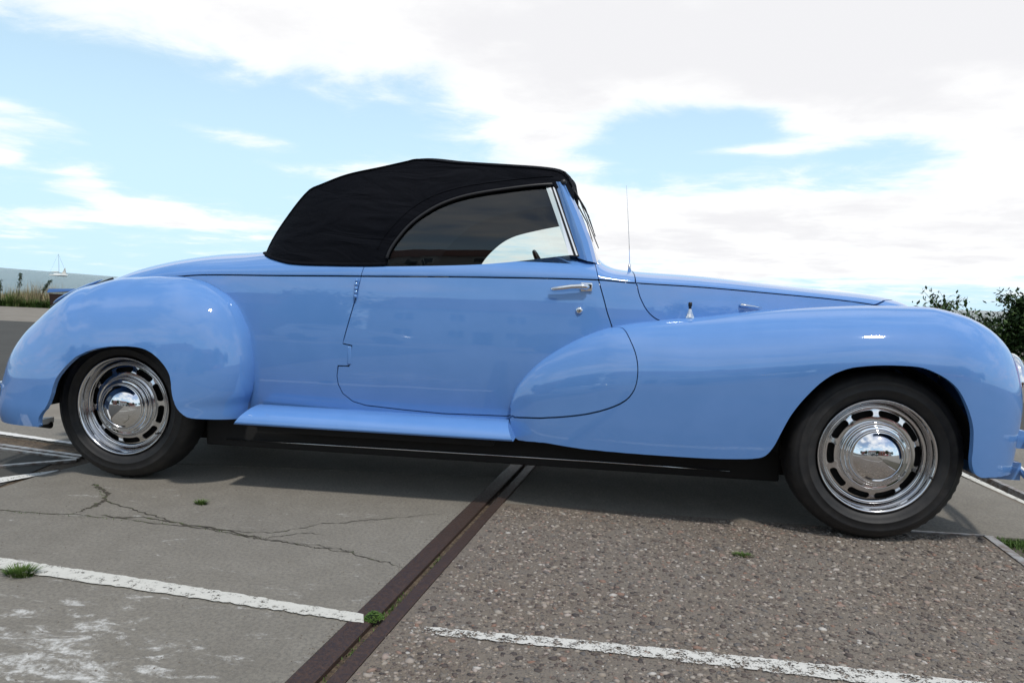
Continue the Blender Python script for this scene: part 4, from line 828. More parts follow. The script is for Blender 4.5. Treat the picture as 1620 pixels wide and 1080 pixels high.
# rail line runs from A0 to A1
A0 = np.array([-.163, -1.328]); A1 = np.array([-.001, .122]); dv = (A1 - A0)/np.linalg.norm(A1 - A0); nv_ = np.array([dv[1], -dv[0]])
def rl(s_, o_): p = A0 + dv*s_ + nv_*o_; return (float(p[0]), float(p[1]))
S0, S1 = -3.0, 5.6
left = slab('concrete_slab', [(-1.93, -4.2), rl(-3.0, -.002), rl(1.9, -.002), (-1.86, .36), (-1.91, .05)], 0, CON)
left2 = slab('concrete_slab', [(-9, .74), (-2.70, .74), (-2.0, .60), (-1.86, .38), rl(1.91, -.002), rl(2.7, -.002), (-9, 1.02)], -.001, CON)
left3 = slab('concrete_slab', [(-9, -9), (-1.95, -9), (-1.95, -4.2), (-1.945, -.12), (-2.05, .40), (-2.2, .46), (-9, .62)], -.005, ASP)
right = slab('aggregate_slab', [rl(-3.0, .128), (2.02, -4.2), (2.005, -.14), (2.035, .165), (1.74, .155), rl(1.50, .128)], .001, AGG)
beh = slab('concrete_slab', [rl(1.50, .129), (1.74, .160), (2.46, .20), (2.45, 1.2), (2.43, 2.65), rl(4.2, .129)], -.002, CON)
rs = slab('concrete_slab', [(2.62, -4), (9, -4), (12, 3.1), (3.4, 2.6), (2.55, 2.55), (2.56, .75)], -.004, CON)
mid_ = slab('concrete_slab', [(2.05, -4.2), (2.60, -4.2), (2.54, .70), (2.47, .18), (2.06, .155)], -.012, mat('mossy_soil', (.07, .062, .045), .95))
soil = quad_sheet('soil_strip', [(-3.2, -4.2), (-1.84, -4.2), (-1.80, .62), (-3.2, .80)], -.009, GRV)
# cracks: real narrow furrow lids, dark strips slightly sunk would need cutting; they are modelled as thin ragged ribbons of dirt
CRK = mat('crack_dirt', (.028, .025, .018), .95)
t, b = nodes(CRK); g = geo_pos(t); t.L.new(t.ramp(t.noise(g, 40, 4), [(.35, (.035, .030, .024)), (.55, (.06, .052, .038)), (.66, (.055, .07, .025))]), b.inputs['Base Color'])
def crack(pts, w_, zz=.0012, seed=1):
    rnd = random.Random(seed); P_ = sm(pts, 14); V = []; F = []
    off = 0
    for i, p in enumerate(P_):
        q = P_[min(i+1, len(P_)-1)]; r0 = P_[max(i-1, 0)]; d = np.array(q) - np.array(r0); d /= np.linalg.norm(d) + 1e-9; n_ = np.array([-d[1], d[0]])
        off = off*.8 + rnd.uniform(-.008, .008); ww = w_*rnd.uniform(.25, 1.5)*min(1, (len(P_)-i)/12+.1)
        c_ = np.array(p) + n_*off
        V += [(*(c_ + n_*ww), zz), (*(c_ - n_*ww), zz)]
    for i in range(len(P_)-1): F.append((2*i, 2*i+1, 2*i+3, 2*i+2))
    return V, F
cr = MB()
L1 = [(-1.9, -.41), (-1.674, -.408), (-1.426, -.402), (-1.181, -.396), (-0.844, -.432), (-0.661, -.471), (-0.486, -.507), (-0.366, -.53), (-0.19, -.58), (-0.083, -.621)]
L1 = [(x, y) for x, y in L1 if x > -1.92]
for k, (pts, w_) in enumerate([(L1, .0026), ([(-1.60, .004), (-1.50, -.09), (-1.416, -.191), (-1.396, -.273), (-1.399, -.372)], .009), ([(-.844, -.432), (-.622, -.407), (-.505, -.293), (-.304, -.168), (-.085, -.049)], .0018),
                                ([(-1.416, -.191), (-1.2, -.30), (-1.03, -.37), (-.844, -.432)], .003), ([(-1.3, -.37), (-1.1, -.36), (-.95, -.40), (-.70, -.44), (-.62, -.47)], .004), ([(-.62, -.47), (-.55, -.40), (-.44, -.38)], .0018),
                                ([(-.66, -.47), (-.52, -.485), (-.36, -.50), (-.25, -.545)], .0018)]):
    V, F = crack(pts, w_, .0012 + .0002*k, k + 3); cr.add(V, F)
co = cr.build('crack', CRK, None, smooth=False); tag(co, kind='stuff')
tag(co, 'dark branching cracks with moss across the left concrete slab', 'cracks')

# painted lines
def pline(name, Apts, Bpts, z, m, label, grp=None):
    def jag(L, k=40, a_=.0035):
        o_ = []
        for i in range(len(L)-1):
            for j in range(k): q = j/k; o_.append((L[i][0]*(1-q)+L[i+1][0]*q, L[i][1]*(1-q)+L[i+1][1]*q + random.uniform(-a_, a_)))
        return o_ + [L[-1]]
    Apts, Bpts = jag(Apts), jag(Bpts)
    n_ = len(Apts); V = [(*p, z) for p in Apts] + [(*p, z) for p in Bpts]
    o = mk(name, V, [(i, i+1, n_+i+1, n_+i) for i in range(n_-1)], m, None, False); o['kind'] = 'structure'; return o
pline('painted_line', [(-1.90, -.76), (-1.309, -.817), (-.641, -.896), (-.101, -.973)], [(-1.83, -.84), (-1.235, -.899), (-.6, -.966), (-.084, -1.022)], .004, PNT, '')
pline('painted_line', [(.045, -1.013), (.451, -1.008), (.918, -1.012), (1.281, -1.027), (1.9, -1.04)], [(.05, -1.05), (.452, -1.056), (.904, -1.077), (1.26, -1.095), (1.9, -1.11)], .0052, PNT2, '')
pline('painted_line', [(-6, 1.62-.05), (-2.728, .80), (-2.192, .665), (-1.95, .60)], [(-6, 1.50-.05), (-2.678, .735), (-2.162, .625), (-1.95, .57)], .006, PNT3, '')
pline('painted_line', [(-3.0, .02 - .45), (-2.059+.0, -.035), (-1.905, .165)], [(-2.9, -.12 - .45), (-1.985, -.105), (-1.875, .16)], .0, PNT3, '')
pline('painted_line', [(2.43, 2.6), (2.44, 1.20), (2.463, .74), (2.47, .2)], [(2.475, 2.6), (2.485, 1.20), (2.495, .74), (2.5, .2)], .004, PNT, '')

# rails: two steel flanges, dirt and moss in the groove
rail = empty('rail_track', (float(A0[0]), float(A0[1]), 0), 'rusty sunken crane rail crossing the apron from the foreground to under the car', 'rail')
def rbox(name, o0, o1, z0, z1, m, s0=-3.0, s1=4.2, par=None):
    k = 60; V = []
    ss = np.linspace(s0, s1, k)
    for s_ in ss:
        j = random.uniform(-.0012, .0012)
        for (o_, z_) in ((o0 + j, z0), (o0 + j, z1 - .002), (o0 + .003 + j, z1), (o1 - .003, z1), (o1, z1 - .002), (o1, z0)):
            p = rl(s_, o_); V.append((p[0] - A0[0], p[1] - A0[1], z_))
    return MB().add(V, grid_faces(k, 6, cv=True)).build(name, m, par, smooth=False)
rbox('rail_head', .0, .062, -.09, .003, STL, par=rail); rbox('guard_rail', .086, .126, -.09, .004, STL, par=rail)
rbox('groove_fill', .060, .088, -.09, -.010, GRV, par=rail)
# rails left behind the rear wheel and steel edges
def bar(name, p, q, w_, z, m, label, cat='rail', grp=None):
    p = np.array(p); q = np.array(q); d = (q - p)/np.linalg.norm(q - p); n_ = np.array([-d[1], d[0]])*w_/2
    V = [(*(p+n_), z), (*(p-n_), z), (*(q-n_), z), (*(q+n_), z)] + [(*(p+n_), z-.08), (*(p-n_), z-.08), (*(q-n_), z-.08), (*(q+n_), z-.08)]
    o = mk(name, V, [(0, 1, 2, 3), (7, 6, 5, 4), (0, 4, 5, 1), (1, 5, 6, 2), (2, 6, 7, 3), (3, 7, 4, 0)], m, None, False)
    bm = bmesh.new(); bm.from_mesh(o.data); bmesh.ops.recalc_face_normals(bm, faces=bm.faces[:]); bm.to_mesh(o.data); bm.free()
    return tag(o, label, cat, grp)
bar('edge_bar', (1.745, .157), (2.030, .168), .014, .006, EDG, 'short steel edging of the aggregate slab just behind the front tyre', 'edging')
bar('edge_bar', (2.034, .165), (1.975, -.50), .035, .006, EDG, 'steel edging along the right end of the aggregate slab beside moss', 'edging')
bar('steel_rail', (-6.0, 1.24), (-1.975, .425), .030, .004, EDG, 'steel rail running left from the rear tyre, nearer the painted line', 'rail')
bar('steel_rail', (-6.0, 1.14), (-1.965, .375), .026, .004, EDG, 'steel rail running left from the rear tyre, beside the dark asphalt', 'rail')
bar('steel_rail', (-2.9, -.45), (-1.960, .36), .030, .003, EDG, 'slanting steel edge that joins the rails behind the rear tyre', 'rail')
bar('steel_rail', (2.545, 2.6), (2.575, .70), .028, .006, EDG, 'pale steel rail beyond the front bumper, farther from the painted line', 'rail')

# pebbles standing proud of the washed concrete
ICO_V, ICO_F = None, None
bm = bmesh.new(); bmesh.ops.create_icosphere(bm, subdivisions=1, radius=1); bm.verts.index_update()
ICO_V = np.array([v.co[:] for v in bm.verts]); ICO_F = [[v.index for v in f.verts] for f in bm.faces]; bm.free()
PEB = mat('pebbles', (.2, .17, .14), .75)
t, b = nodes(PEB); oi = t.n('ShaderNodeAttribute', attribute_name='tone').outputs['Fac']
t.L.new(t.ramp(oi, [(0, (.045, .038, .036)), (.18, (.09, .068, .058)), (.38, (.165, .14, .115)), (.52, (.10, .092, .088)), (.68, (.22, .18, .14)), (.84, (.30, .27, .235)), (.94, (.18, .10, .07)), (1, (.42, .40, .37))]), b.inputs['Base Color'])
NP = 23000; rng = np.random.default_rng(3)
u = rng.random((NP*2, 2)); X_ = -.25 + u[:, 0]*2.4; Y_ = -1.50 + u[:, 1]*1.72
ok = inside([rl(-.25, .15), (2.0, -1.5), (1.98, -.2), (2.0, .14), (1.72, .13), rl(1.45, .15)], np.stack([X_, Y_], 1)); X_ = X_[ok][:NP]; Y_ = Y_[ok][:NP]; n_ = len(X_)
sz = rng.gamma(2.4, .0013, n_) + .0016; sz = np.clip(sz, .0018, .013)
ang = rng.random(n_)*6.28; ex_ = rng.uniform(.65, 1.5, n_)
base_ = ICO_V[None]*np.stack([sz*ex_, sz/ex_**.5, sz*.42], 1)[:, None, :]
base_ = base_ + rng.normal(0, .12, base_.shape)*sz[:, None, None]*np.array([1, 1, .3])
ca, sa_ = np.cos(ang)[:, None], np.sin(ang)[:, None]
VX = base_[:, :, 0]*ca - base_[:, :, 1]*sa_ + X_[:, None]; VY = base_[:, :, 0]*sa_ + base_[:, :, 1]*ca + Y_[:, None]; VZ = base_[:, :, 2] + .0008
VV = np.stack([VX, VY, VZ], 2).reshape(-1, 3); nvp = len(ICO_V)
FF = (np.array(ICO_F)[None] + (np.arange(n_)*nvp)[:, None, None]).reshape(-1, 3)
me = bpy.data.meshes.new('pebbles'); me.vertices.add(len(VV)); me.vertices.foreach_set('co', VV.ravel()); me.loops.add(FF.size); me.loops.foreach_set('vertex_index', FF.ravel().astype(np.int32))
me.polygons.add(len(FF)); me.polygons.foreach_set('loop_start', np.arange(0, FF.size, 3, dtype=np.int32)); me.polygons.foreach_set('loop_total', np.full(len(FF), 3, np.int32)); me.update(calc_edges=True)
at = me.attributes.new('tone', 'FLOAT', 'POINT'); at.data.foreach_set('value', np.repeat(rng.random(n_), nvp).astype(np.float32)); me.polygons.foreach_set('use_smooth', [True]*len(FF))
me.materials.append(PEB); po = bpy.data.objects.new('pebbles', me); COL.objects.link(po); tag(po, 'small brown and grey pebbles bedded in the right-hand slab', 'pebbles', kind='stuff')

# --- blades of grass
def leafmat(name, cols, trans=.25):
    m = mat(name, cols[0], .6); t, b = nodes(m); a = t.n('ShaderNodeAttribute', attribute_name='tone').outputs['Fac']
    t.L.new(t.ramp(a, [(i/(len(cols)-1), c) for i, c in enumerate(cols)]), b.inputs['Base Color'])
    b.inputs['Specular IOR Level'].default_value = .25
    return m
GRS = leafmat('green_grass', [(.035, .075, .012), (.06, .12, .02), (.10, .15, .04)])
STW = leafmat('verge_grass', [(.03, .058, .012), (.055, .105, .018), (.085, .13, .028), (.15, .15, .06)])
LEF = leafmat('hedge_leaf', [(.012, .028, .008), (.025, .055, .012), (.05, .09, .02)])
BRK = mat('bark', (.06, .045, .03), .9)
def blades(name, P_, H, W, lean, m, seed=0, seg=3, tone=None, parent=None):
    rng = np.random.default_rng(seed); n_ = len(P_); P_ = np.asarray(P_, float); H = np.asarray(H)*np.ones(n_); W = np.asarray(W)*np.ones(n_)
    a = rng.random(n_)*6.283; d = np.stack([np.cos(a), np.sin(a)], 1); pd = np.stack([-d[:, 1], d[:, 0]], 1); ln = rng.random(n_)*lean
    V = []
    for k in range(seg+1):
        t_ = k/seg; c = P_[:, :2] + d*(ln*H*t_**1.8)[:, None]; z_ = P_[:, 2] + H*t_*(1 - .25*ln*t_); ww = (W*(1 - t_**1.5)*.5 + 1e-4)[:, None]
        V.append(np.concatenate([c + pd*ww, z_[:, None]], 1)); V.append(np.concatenate([c - pd*ww, z_[:, None]], 1))
    V = np.stack(V, 1).reshape(-1, 3); m2 = 2*(seg+1)
    q = np.array([[2*k, 2*k+1, 2*k+3, 2*k+2] for k in range(seg)]); F = (q[None] + (np.arange(n_)*m2)[:, None, None]).reshape(-1, 4)
    me = bpy.data.meshes.new(name); me.vertices.add(len(V)); me.vertices.foreach_set('co', V.ravel()); me.loops.add(F.size); me.loops.foreach_set('vertex_index', F.ravel().astype(np.int32))
    me.polygons.add(len(F)); me.polygons.foreach_set('loop_start', np.arange(0, F.size, 4, dtype=np.int32)); me.polygons.foreach_set('loop_total', np.full(len(F), 4, np.int32)); me.update(calc_edges=True)
    at = me.attributes.new('tone', 'FLOAT', 'POINT'); tv = rng.random(n_) if tone is None else tone; at.data.foreach_set('value', np.repeat(tv, m2).astype(np.float32))
    me.materials.append(m); o = bpy.data.objects.new(name, me); COL.objects.link(o); o.parent = parent; return o
def tuft(x, y, r_, h, n_, label, seed):
    rng = np.random.default_rng(seed); a = rng.random(n_)*6.28; q = r_*np.sqrt(rng.random(n_))
    P_ = np.stack([x + q*np.cos(a), y + q*np.sin(a)*.6, np.full(n_, -.002)], 1)
    o = blades('grass_tuft', P_, h*rng.uniform(.5, 1.1, n_), .0028, 1.0, GRS, seed); tag(o, label, 'grass tuft'); return o
tuft(-1.155, -.915, .042, .030, 420, 'bright green grass tuft growing in the left end of the white line', 1)
tuft(-1.031, -.156, .022, .022, 220, 'small green weed on the left slab in front of the rear tyre', 2)
tuft(1.022, -.272, .034, .014, 330, 'flat mossy weed in a dimple of the aggregate slab', 4)
# a rosette weed where the line meets the rail
def rosette(name, x, y, r_, n_, label, seed, h=.02):
    rng = np.random.default_rng(seed); V = []; F = []; T = []
    for k in range(n_):
        a = rng.random()*6.28; q = r_*math.sqrt(rng.random()); cx_, cy_ = x + q*math.cos(a), y + q*math.sin(a); s_ = rng.uniform(.0025, .005); zz = h*(1 - (q/r_)**2)*rng.uniform(.5, 1) + .003
        b_ = rng.random()*6.28; tl_ = rng.uniform(-.5, .5)
        i0 = len(V)
        for (u_, v_) in ((0, -1), (.6, 0), (0, 1), (-.6, 0)):
            V.append((cx_ + s_*(v_*math.cos(b_) - u_*math.sin(b_)), cy_ + s_*(v_*math.sin(b_) + u_*math.cos(b_)), zz + s_*v_*tl_))
        F.append((i0, i0+1, i0+2, i0+3)); T += [rng.random()]*4
    o = mk(name, V, F, GRS, None, False); at = o.data.attributes.new('tone', 'FLOAT', 'POINT'); at.data.foreach_set('value', np.array(T, np.float32)); tag(o, label, 'weed'); return o
rosette('rosette_weed', -.066, -.99, .026, 420, 'round leafy green weed where the white line meets the rusty rail', 11)
# moss along groove, cracks and the right edge
rng = np.random.default_rng(5)
pts = []
for s_, d_, n__ in ((.45, .05, 90), (-.02, .06, 60), (.20, .05, 30), (-.45, .1, 60), (.8, .05, 40)):
    for k in range(n__):
        p = rl(s_ + rng.normal(0, d_), .073 + rng.normal(0, .006)); pts.append((p[0], p[1], -.012))
o = blades('groove_moss', pts, rng.uniform(.006, .015, len(pts)), .003, 1.2, GRS, 6, 2); tag(o, 'low moss and seedlings in the groove between the rusty rails', 'moss', kind='stuff')
pts = [(rng.uniform(2.06, 2.44), .12 + rng.normal(0, .035) - .0*k, -.012) for k in range(1500)] + [(rng.uniform(2.05, 2.5), rng.uniform(-.9, .12), -.012) for k in range(900)]
pts = [p for p in pts if p[0] < 2.5 and p[1] < .17]
o = blades('edge_grass', pts, rng.uniform(.008, .028, len(pts)), .0035, 1.0, GRS, 8, 2, tone=rng.random(len(pts))); tag(o, 'short mossy grass beside the steel edging on the right', 'grass', kind='stuff')
pts = []
for (a, b_, n__) in (((-1.674, -.408), (-1.426, -.402), 50), ((-1.426, -.402), (-1.0, -.40), 60), ((-1.60, .0), (-1.45, -.15), 60), ((-.85, -.43), (-.62, -.47), 40), ((-2.0, -.08), (-1.94, .1), 60)):
    for k in range(n__):
        t_ = rng.random(); pts.append((a[0]+(b_[0]-a[0])*t_ + rng.normal(0, .006), a[1]+(b_[1]-a[1])*t_ + rng.normal(0, .006), -.001))
o = blades('crack_moss', pts, rng.uniform(.002, .006, len(pts)), .003, 1.5, GRS, 9, 2, tone=rng.random(len(pts))*.6); tag(o, 'tiny moss growing in the cracks of the left slab', 'moss', kind='stuff')

# --- verge by the water
rng = np.random.default_rng(12); n_ = 42000
X_ = rng.uniform(-28, 14, n_); X_[: n_*3//4] = rng.uniform(-20, -11, n_*3//4); Y_ = 15.25 + rng.random(n_)**1.3*2.6
cl_ = np.array([noise.noise(Vector((x*1.1, y*.8, 0))) for x, y in zip(X_, Y_)]); cl2 = np.array([noise.noise(Vector((x*3.7, y*2, 5))) for x, y in zip(X_, Y_)])
H = (.34 + .30*cl_ + .16*cl2)*rng.uniform(.55, 1.15, n_); H = np.clip(H, .07, .8); tone = np.clip(.30 + .8*cl2 + .35*cl_ + rng.normal(0, .16, n_), 0, 1)
o = blades('verge_grass', np.stack([X_, Y_, np.full(n_, -.03)], 1), H, .018, 1.5, STW, 13, 3, tone=tone); tag(o, 'rough green and straw grass along the shore behind the car', 'grass', kind='stuff')
# straw-coloured feathery plumes above the green
n_ = 900; X_ = np.concatenate([rng.normal(-15.05, .16, 330), rng.normal(-16.2, .25, 170), rng.uniform(-19, -12.5, 400)]); Y_ = rng.uniform(15.3, 16.6, n_); H = rng.uniform(.35, .70, n_)
H[:330] += .16
o = blades('seeding_grass', np.stack([X_, Y_, np.full(n_, -.03)], 1), H, .010, .7, mat('straw', (.30, .24, .14), .8), 14, 4); tag(o, 'thin straw-coloured seeding grass standing above the shore verge', 'grass', kind='stuff')
vb = quad_sheet('shore_bank', [(-60, 15.0), (60, 15.0), (60, 22), (-60, 22)], -.026, EAR)
def dock(x, y, h, lean, lab, seed):
    rng = np.random.default_rng(seed); root = empty('dock_plant', (x, y, 0), lab, 'plant')
    MB().tube([(0, 0, -.03), (lean*.4, 0, h*.5), (lean, 0, h)], [.012, .010, .004], 6).build('stem', BRK, root)
    V = []; F = []; T = []
    for k in range(160):
        t_ = rng.uniform(.55, 1.0); cx_ = lean*(t_*t_*.6 + .4*t_) + rng.normal(0, .028*(1.25 - t_)*2); cy_ = rng.normal(0, .03); z_ = h*t_ + rng.normal(0, .01); s_ = rng.uniform(.015, .03); i0 = len(V)
        a = rng.random()*6.28
        V += [(cx_ + s_*math.cos(a), cy_, z_ + s_*math.sin(a)), (cx_ - s_*math.cos(a), cy_ + .01, z_ - s_*math.sin(a)), (cx_ + s_*.5, cy_ - .01, z_ + s_)]; F.append((i0, i0+1, i0+2)); T += [rng.random()*.35]*3
    o = mk('seed_head', V, F, STW, root, False); o['kind'] = 'stuff'; at = o.data.attributes.new('tone', 'FLOAT', 'POINT'); at.data.foreach_set('value', np.array(T, np.float32))
dock(-15.45, 15.6, .88, .10, 'tall dark dock plant upright in the shore grass', 1)
dock(-15.9, 15.5, .66, .0, 'shorter dark dock plant nearest the left picture edge', 2)
dock(-14.95, 15.7, .72, .42, 'dark dock plant leaning right over the shore grass', 3)

# --- the sea
SEA = mat('grey_green_sea', (.045, .085, .095), .12)
t, b = nodes(SEA); g = geo_pos(t)
mp = t.n('ShaderNodeMapping', i={'Vector': g, 'Scale': (.45, 1.3, 1.0), 'Rotation': (0, 0, .55)}).outputs[0]
nz = t.math('ADD', t.noise(mp, .9, 6, .6), t.math('MULTIPLY', t.noise(mp, .07, 4, .5), 1.2))
t.L.new(t.mix(t.ramp(t.noise(mp, .05, 6, .65), [(.4, 0.0), (.65, 1.0)]), (.050, .100, .110), (.10, .155, .150)), b.inputs['Base Color'])
b.inputs['IOR'].default_value = 1.33
bump(t, b, nz, 1.0, .9)
b.inputs['Roughness'].default_value = .22
# the apron falls towards the shore, so the level water plane stands tilted against it
sa0 = -.0369; sb0 = -.0250
def seaz(x, y):
    a = math.degrees(math.atan2(x, y)); t_ = min(1, max(0, (-18 - a)/15)); t_ = t_*t_*(3 - 2*t_)
    return -1.55 + t_*(sa0*(x + 14) + sb0*(y - 24))
AZS = [-80, -76, -70, -64, -58, -52, -48, -45, -42, -39, -36, -33, -30, -27, -24, -21, -18, -10, 0, 20, 40, 60, 80]; SY = [19, 24, 30, 40, 60, 80, 120, 160, 250, 400, 700, 1000, 2000, 3000, 9500]
V = [(y*math.tan(R(a)), y, seaz(y*math.tan(R(a)), y)) for a in AZS for y in SY]
sea = mk('sea', V, grid_faces(len(AZS), len(SY)), SEA, None, False); sea['kind'] = 'structure'
# --- sailing boat
bx, by = -.625*480 + .48, .781*480 - 2.8
bt = empty('sailing_boat', (bx, by, seaz(bx, by) - .1), 'small white sailing boat with bare mast and lowered foresail far out on the sea', 'boat', rz=R(38))
HULLW = mat('white_hull', (.75, .75, .73), .35); NAVY = mat('dark_hull', (.03, .035, .04), .4); SAILM = mat('sail_cloth', (.62, .60, .55), .8)
bt.scale = (.8, .8, .85)
V = []
for i in range(13):
    t_ = i/12; x_ = -5 + 10.5*t_; wd = 1.5*math.sin(math.pi*min(1, .25 + t_*.75))**.7*(1 if t_ < 1 else 0) + .02; dk = 1.0 + .35*t_
    for (a, c) in ((-1, dk), (-.95, dk*.5), (-.5, -.1), (.5, -.1), (.95, dk*.5), (1, dk)): V.append((x_ + (.4*c*t_), a*wd, c))
MB().add(V, grid_faces(13, 6, cv=True) + [tuple(range(6))]).build('hull', HULLW, bt)
MB().box((-.3, 0, 1.45), (4.2, 1.5, .6), bev=.15).build('cabin', HULLW, bt)
MB().box((-.6, 0, .12), (10.2, 2.9, .35), bev=.12).build('boot_stripe', NAVY, bt)
MB().tube([(.8, 0, 1.2), (.75, 0, 8), (.5, 0, 14.6)], [.10, .09, .05], 8).build('mast', NAVY, bt)
MB().tube([(.7, 0, 2.6), (-3.8, 0, 2.4)], [.09, .08], 8).build('boom', NAVY, bt)
MB().tube([(.65, 0, 2.85), (-1.6, 0, 2.8), (-3.6, 0, 2.6)], [.22, .26, .12], 8).build('furled_mainsail', SAILM, bt)
MB().add([(5.1, 0, 1.5), (2.1, .3, 1.6), (4.6, 0, 6.0), (3.6, .35, 2.4), (4.9, 0, 3.6)], [(0, 3, 4), (0, 1, 3), (1, 2, 3), (3, 2, 4)]).build('foresail', SAILM, bt, smooth=False)
MB().tube([(5.4, 0, 1.4), (.5, 0, 14.4)], .05, 5).build('forestay', NAVY, bt)
MB().tube([(-5, 0, 1.1), (.5, 0, 14.5)], .03, 5).build('backstay', NAVY, bt)

# --- shrubs at the right
def shrub(x, y, rx, ry, h, nleaf, lab, seed, grp='shrubs of the hedge behind the car'):
    rng = np.random.default_rng(seed); root = empty('hedge_shrub', (x, y, -.03), lab, 'shrub', grp)
    br = MB(); tips = []
    for k in range(16):
        a = rng.random()*6.28; ln = rng.uniform(.3, 1)*.8; tip = np.array([rx*ln*math.cos(a), ry*ln*math.sin(a), h*rng.uniform(.72, 1.05)])
        mid = tip*[.45, .45, .5] + rng.normal(0, .05, 3); br.tube([(0, 0, -.02), tuple(mid), tuple(tip)], [.025, .014, .004], 5); tips.append((mid, tip))
        for j in range(3):
            t_ = rng.uniform(.3, .95); p = mid*(1-t_) + tip*t_; q = p + rng.normal(0, 1, 3)*[.18, .18, .12] + [0, 0, .12]; br.tube([tuple(p), tuple(q)], [.006, .002], 4); tips.append((p, q))
    br.build('branches', BRK, root)
    # leaf clumps round the twigs
    V = []; N = nleaf; tp = [tips[i] for i in rng.integers(0, len(tips), N)]
    t_ = rng.random(N)**.6; C_ = np.array([a*(1-q) + b_*q for (a, b_), q in zip(tp, t_)]) + rng.normal(0, 1, (N, 3))*[.085, .085, .07]
    nb = N//2; th_ = rng.random(nb)*6.283; ph_ = rng.random(nb)**.6; rr = rng.uniform(.55, 1.0, nb)
    lump = 1 + .14*np.sin(th_*3 + seed) + .1*np.sin(th_*7 + ph_*9)
    C_[:nb] = np.stack([rx*rr*lump*np.cos(th_)*np.sqrt(1 - (ph_*.95)**3), ry*rr*lump*np.sin(th_)*np.sqrt(1 - (ph_*.95)**3), h*.93*ph_*lump*np.sqrt(rr) + .03], 1)
    s_ = rng.uniform(.028, .054, N); a1 = rng.normal(0, 1, (N, 3)); a1 /= np.linalg.norm(a1, axis=1, keepdims=True); a2 = np.cross(a1, rng.normal(0, 1, (N, 3))); a2 /= np.linalg.norm(a2, axis=1, keepdims=True)
    a2[:, 2] = np.abs(a2[:, 2])*.3
    q = [C_ - a1*s_[:, None], C_ + a2*s_[:, None]*.55, C_ + a1*s_[:, None], C_ - a2*s_[:, None]*.55]
    V = np.stack(q, 1).reshape(-1, 3); F = np.arange(4*N).reshape(-1, 4)
    me = bpy.data.meshes.new('leaves'); me.vertices.add(len(V)); me.vertices.foreach_set('co', V.ravel()); me.loops.add(F.size); me.loops.foreach_set('vertex_index', F.ravel().astype(np.int32))
    me.polygons.add(N); me.polygons.foreach_set('loop_start', np.arange(0, F.size, 4, dtype=np.int32)); me.polygons.foreach_set('loop_total', np.full(N, 4, np.int32)); me.update(calc_edges=True)
    at = me.attributes.new('tone', 'FLOAT', 'POINT'); at.data.foreach_set('value', np.repeat(rng.random(N), 4).astype(np.float32)); me.materials.append(LEF)
    o = bpy.data.objects.new('foliage', me); COL.objects.link(o); o.parent = root; o['kind'] = 'stuff'
for k, (x, y, rx, ry, h, nl, lab) in enumerate([
    (5.90, 9.6, .20, .25, 1.0, 1500, 'low leafy shrub just showing its top over the nose of the bonnet'),
    (6.6, 9.9, .5, .5, .74, 2600, 'lowest shrub of the hedge, hidden behind the front fender'),
    (7.62, 9.8, .75, .7, 1.06, 17000, 'tall shrub of the hedge with twigs standing above the front fender'),
    (8.6, 10.1, .9, .7, 1.04, 17000, 'dense dark green shrub at the right picture edge'),
    (9.7, 10.2, .9, .7, 1.3, 6000, 'dark shrub just outside the right picture edge'),
    (11.1, 10.4, .9, .7, 1.25, 5000, 'last shrub of the hedge, farthest to the right')]):
    shrub(x, y, rx, ry, h, nl, lab, 40 + k)

# small red car far behind the front fender: only its roof corner shows
def simple_car(name, loc, rz, paint, lab, hatch=True):
    root = empty(name, loc, lab, 'car', rz=rz)
    prof = [(-2.0, .35), (-2.02, .75), (-1.9, .95), (-1.55, 1.38), (-1.0, 1.46), (.1, 1.44), (.85, 1.02), (1.75, .86), (2.0, .70), (2.03, .35)]
    V = []
    for s_ in (-1, -.93, .93, 1):
        for (a, c) in prof: V.append((a*(1 if abs(s_) < .99 else .97), s_*.82*(1 - .16*max(0, (c - .95)/.5)), c if abs(s_) < .99 else .35 + (c - .35)*.96))
    n_ = len(prof)
    MB().add(V, grid_faces(4, n_, cv=True) + [tuple(range(n_)), tuple(3*n_ + q for q in range(n_))]).build('body', paint, root, auto=30)
    gm = SEAL
    for s_ in (-1, 1):
        MB().add([(-1.45, s_*.765, .98), (.70, s_*.765, .98), (.08, s_*.712, 1.36), (-1.0, s_*.708, 1.38), (-1.42, s_*.75, 1.05)], [(0, 1, 2, 3, 4)]).build('side_glass', DKG, root, smooth=False)
        MB().box((1.96, s_*.58, .70), (.12, .34, .15), bev=.03).build('headlight', LENSW, root)
    MB().add([(.15, -.66, 1.43), (.15, .66, 1.43), (.86, .72, 1.035), (.86, -.72, 1.035)], [(0, 1, 2, 3)]).build('windscreen', DKG, root, smooth=False)
    for (a, s_) in ((1.3, -1), (1.3, 1), (-1.25, -1), (-1.25, 1)):
        wv_ = MB().lathe([(.0, .02), (.17, .02), (.19, .04), (.30, .04), (.315, .0), (.315, -.15), (.0, -.15)], 28, c=(a, .80*s_ if s_ < 0 else .80 - .12, .315)).build('wheel', RUB, root)
        MB().lathe([(.0, .045), (.05, .05), (.18, .042), (.185, .03)], 20, c=(a, .80*s_ if s_ < 0 else .80 - .12, .315)).build('rim', POL, wv_)
    return root
DKG = mat('tinted_car_glass', (.02, .025, .03), .05); LENSW = mat('clear_lamp', (.7, .72, .75), .1)
REDP = mat('red_paint', (.42, .012, .015), .25, Coat_Weight=1.0); BLKP = mat('black_paint', (.012, .012, .015), .2, Coat_Weight=1.0); GRYP = mat('silver_paint', (.4, .41, .42), .3, .6)
simple_car('parked_car', (9.15, 7.4, -.03), R(200), REDP, 'red car far behind at the right edge, mostly hidden by the convertible')

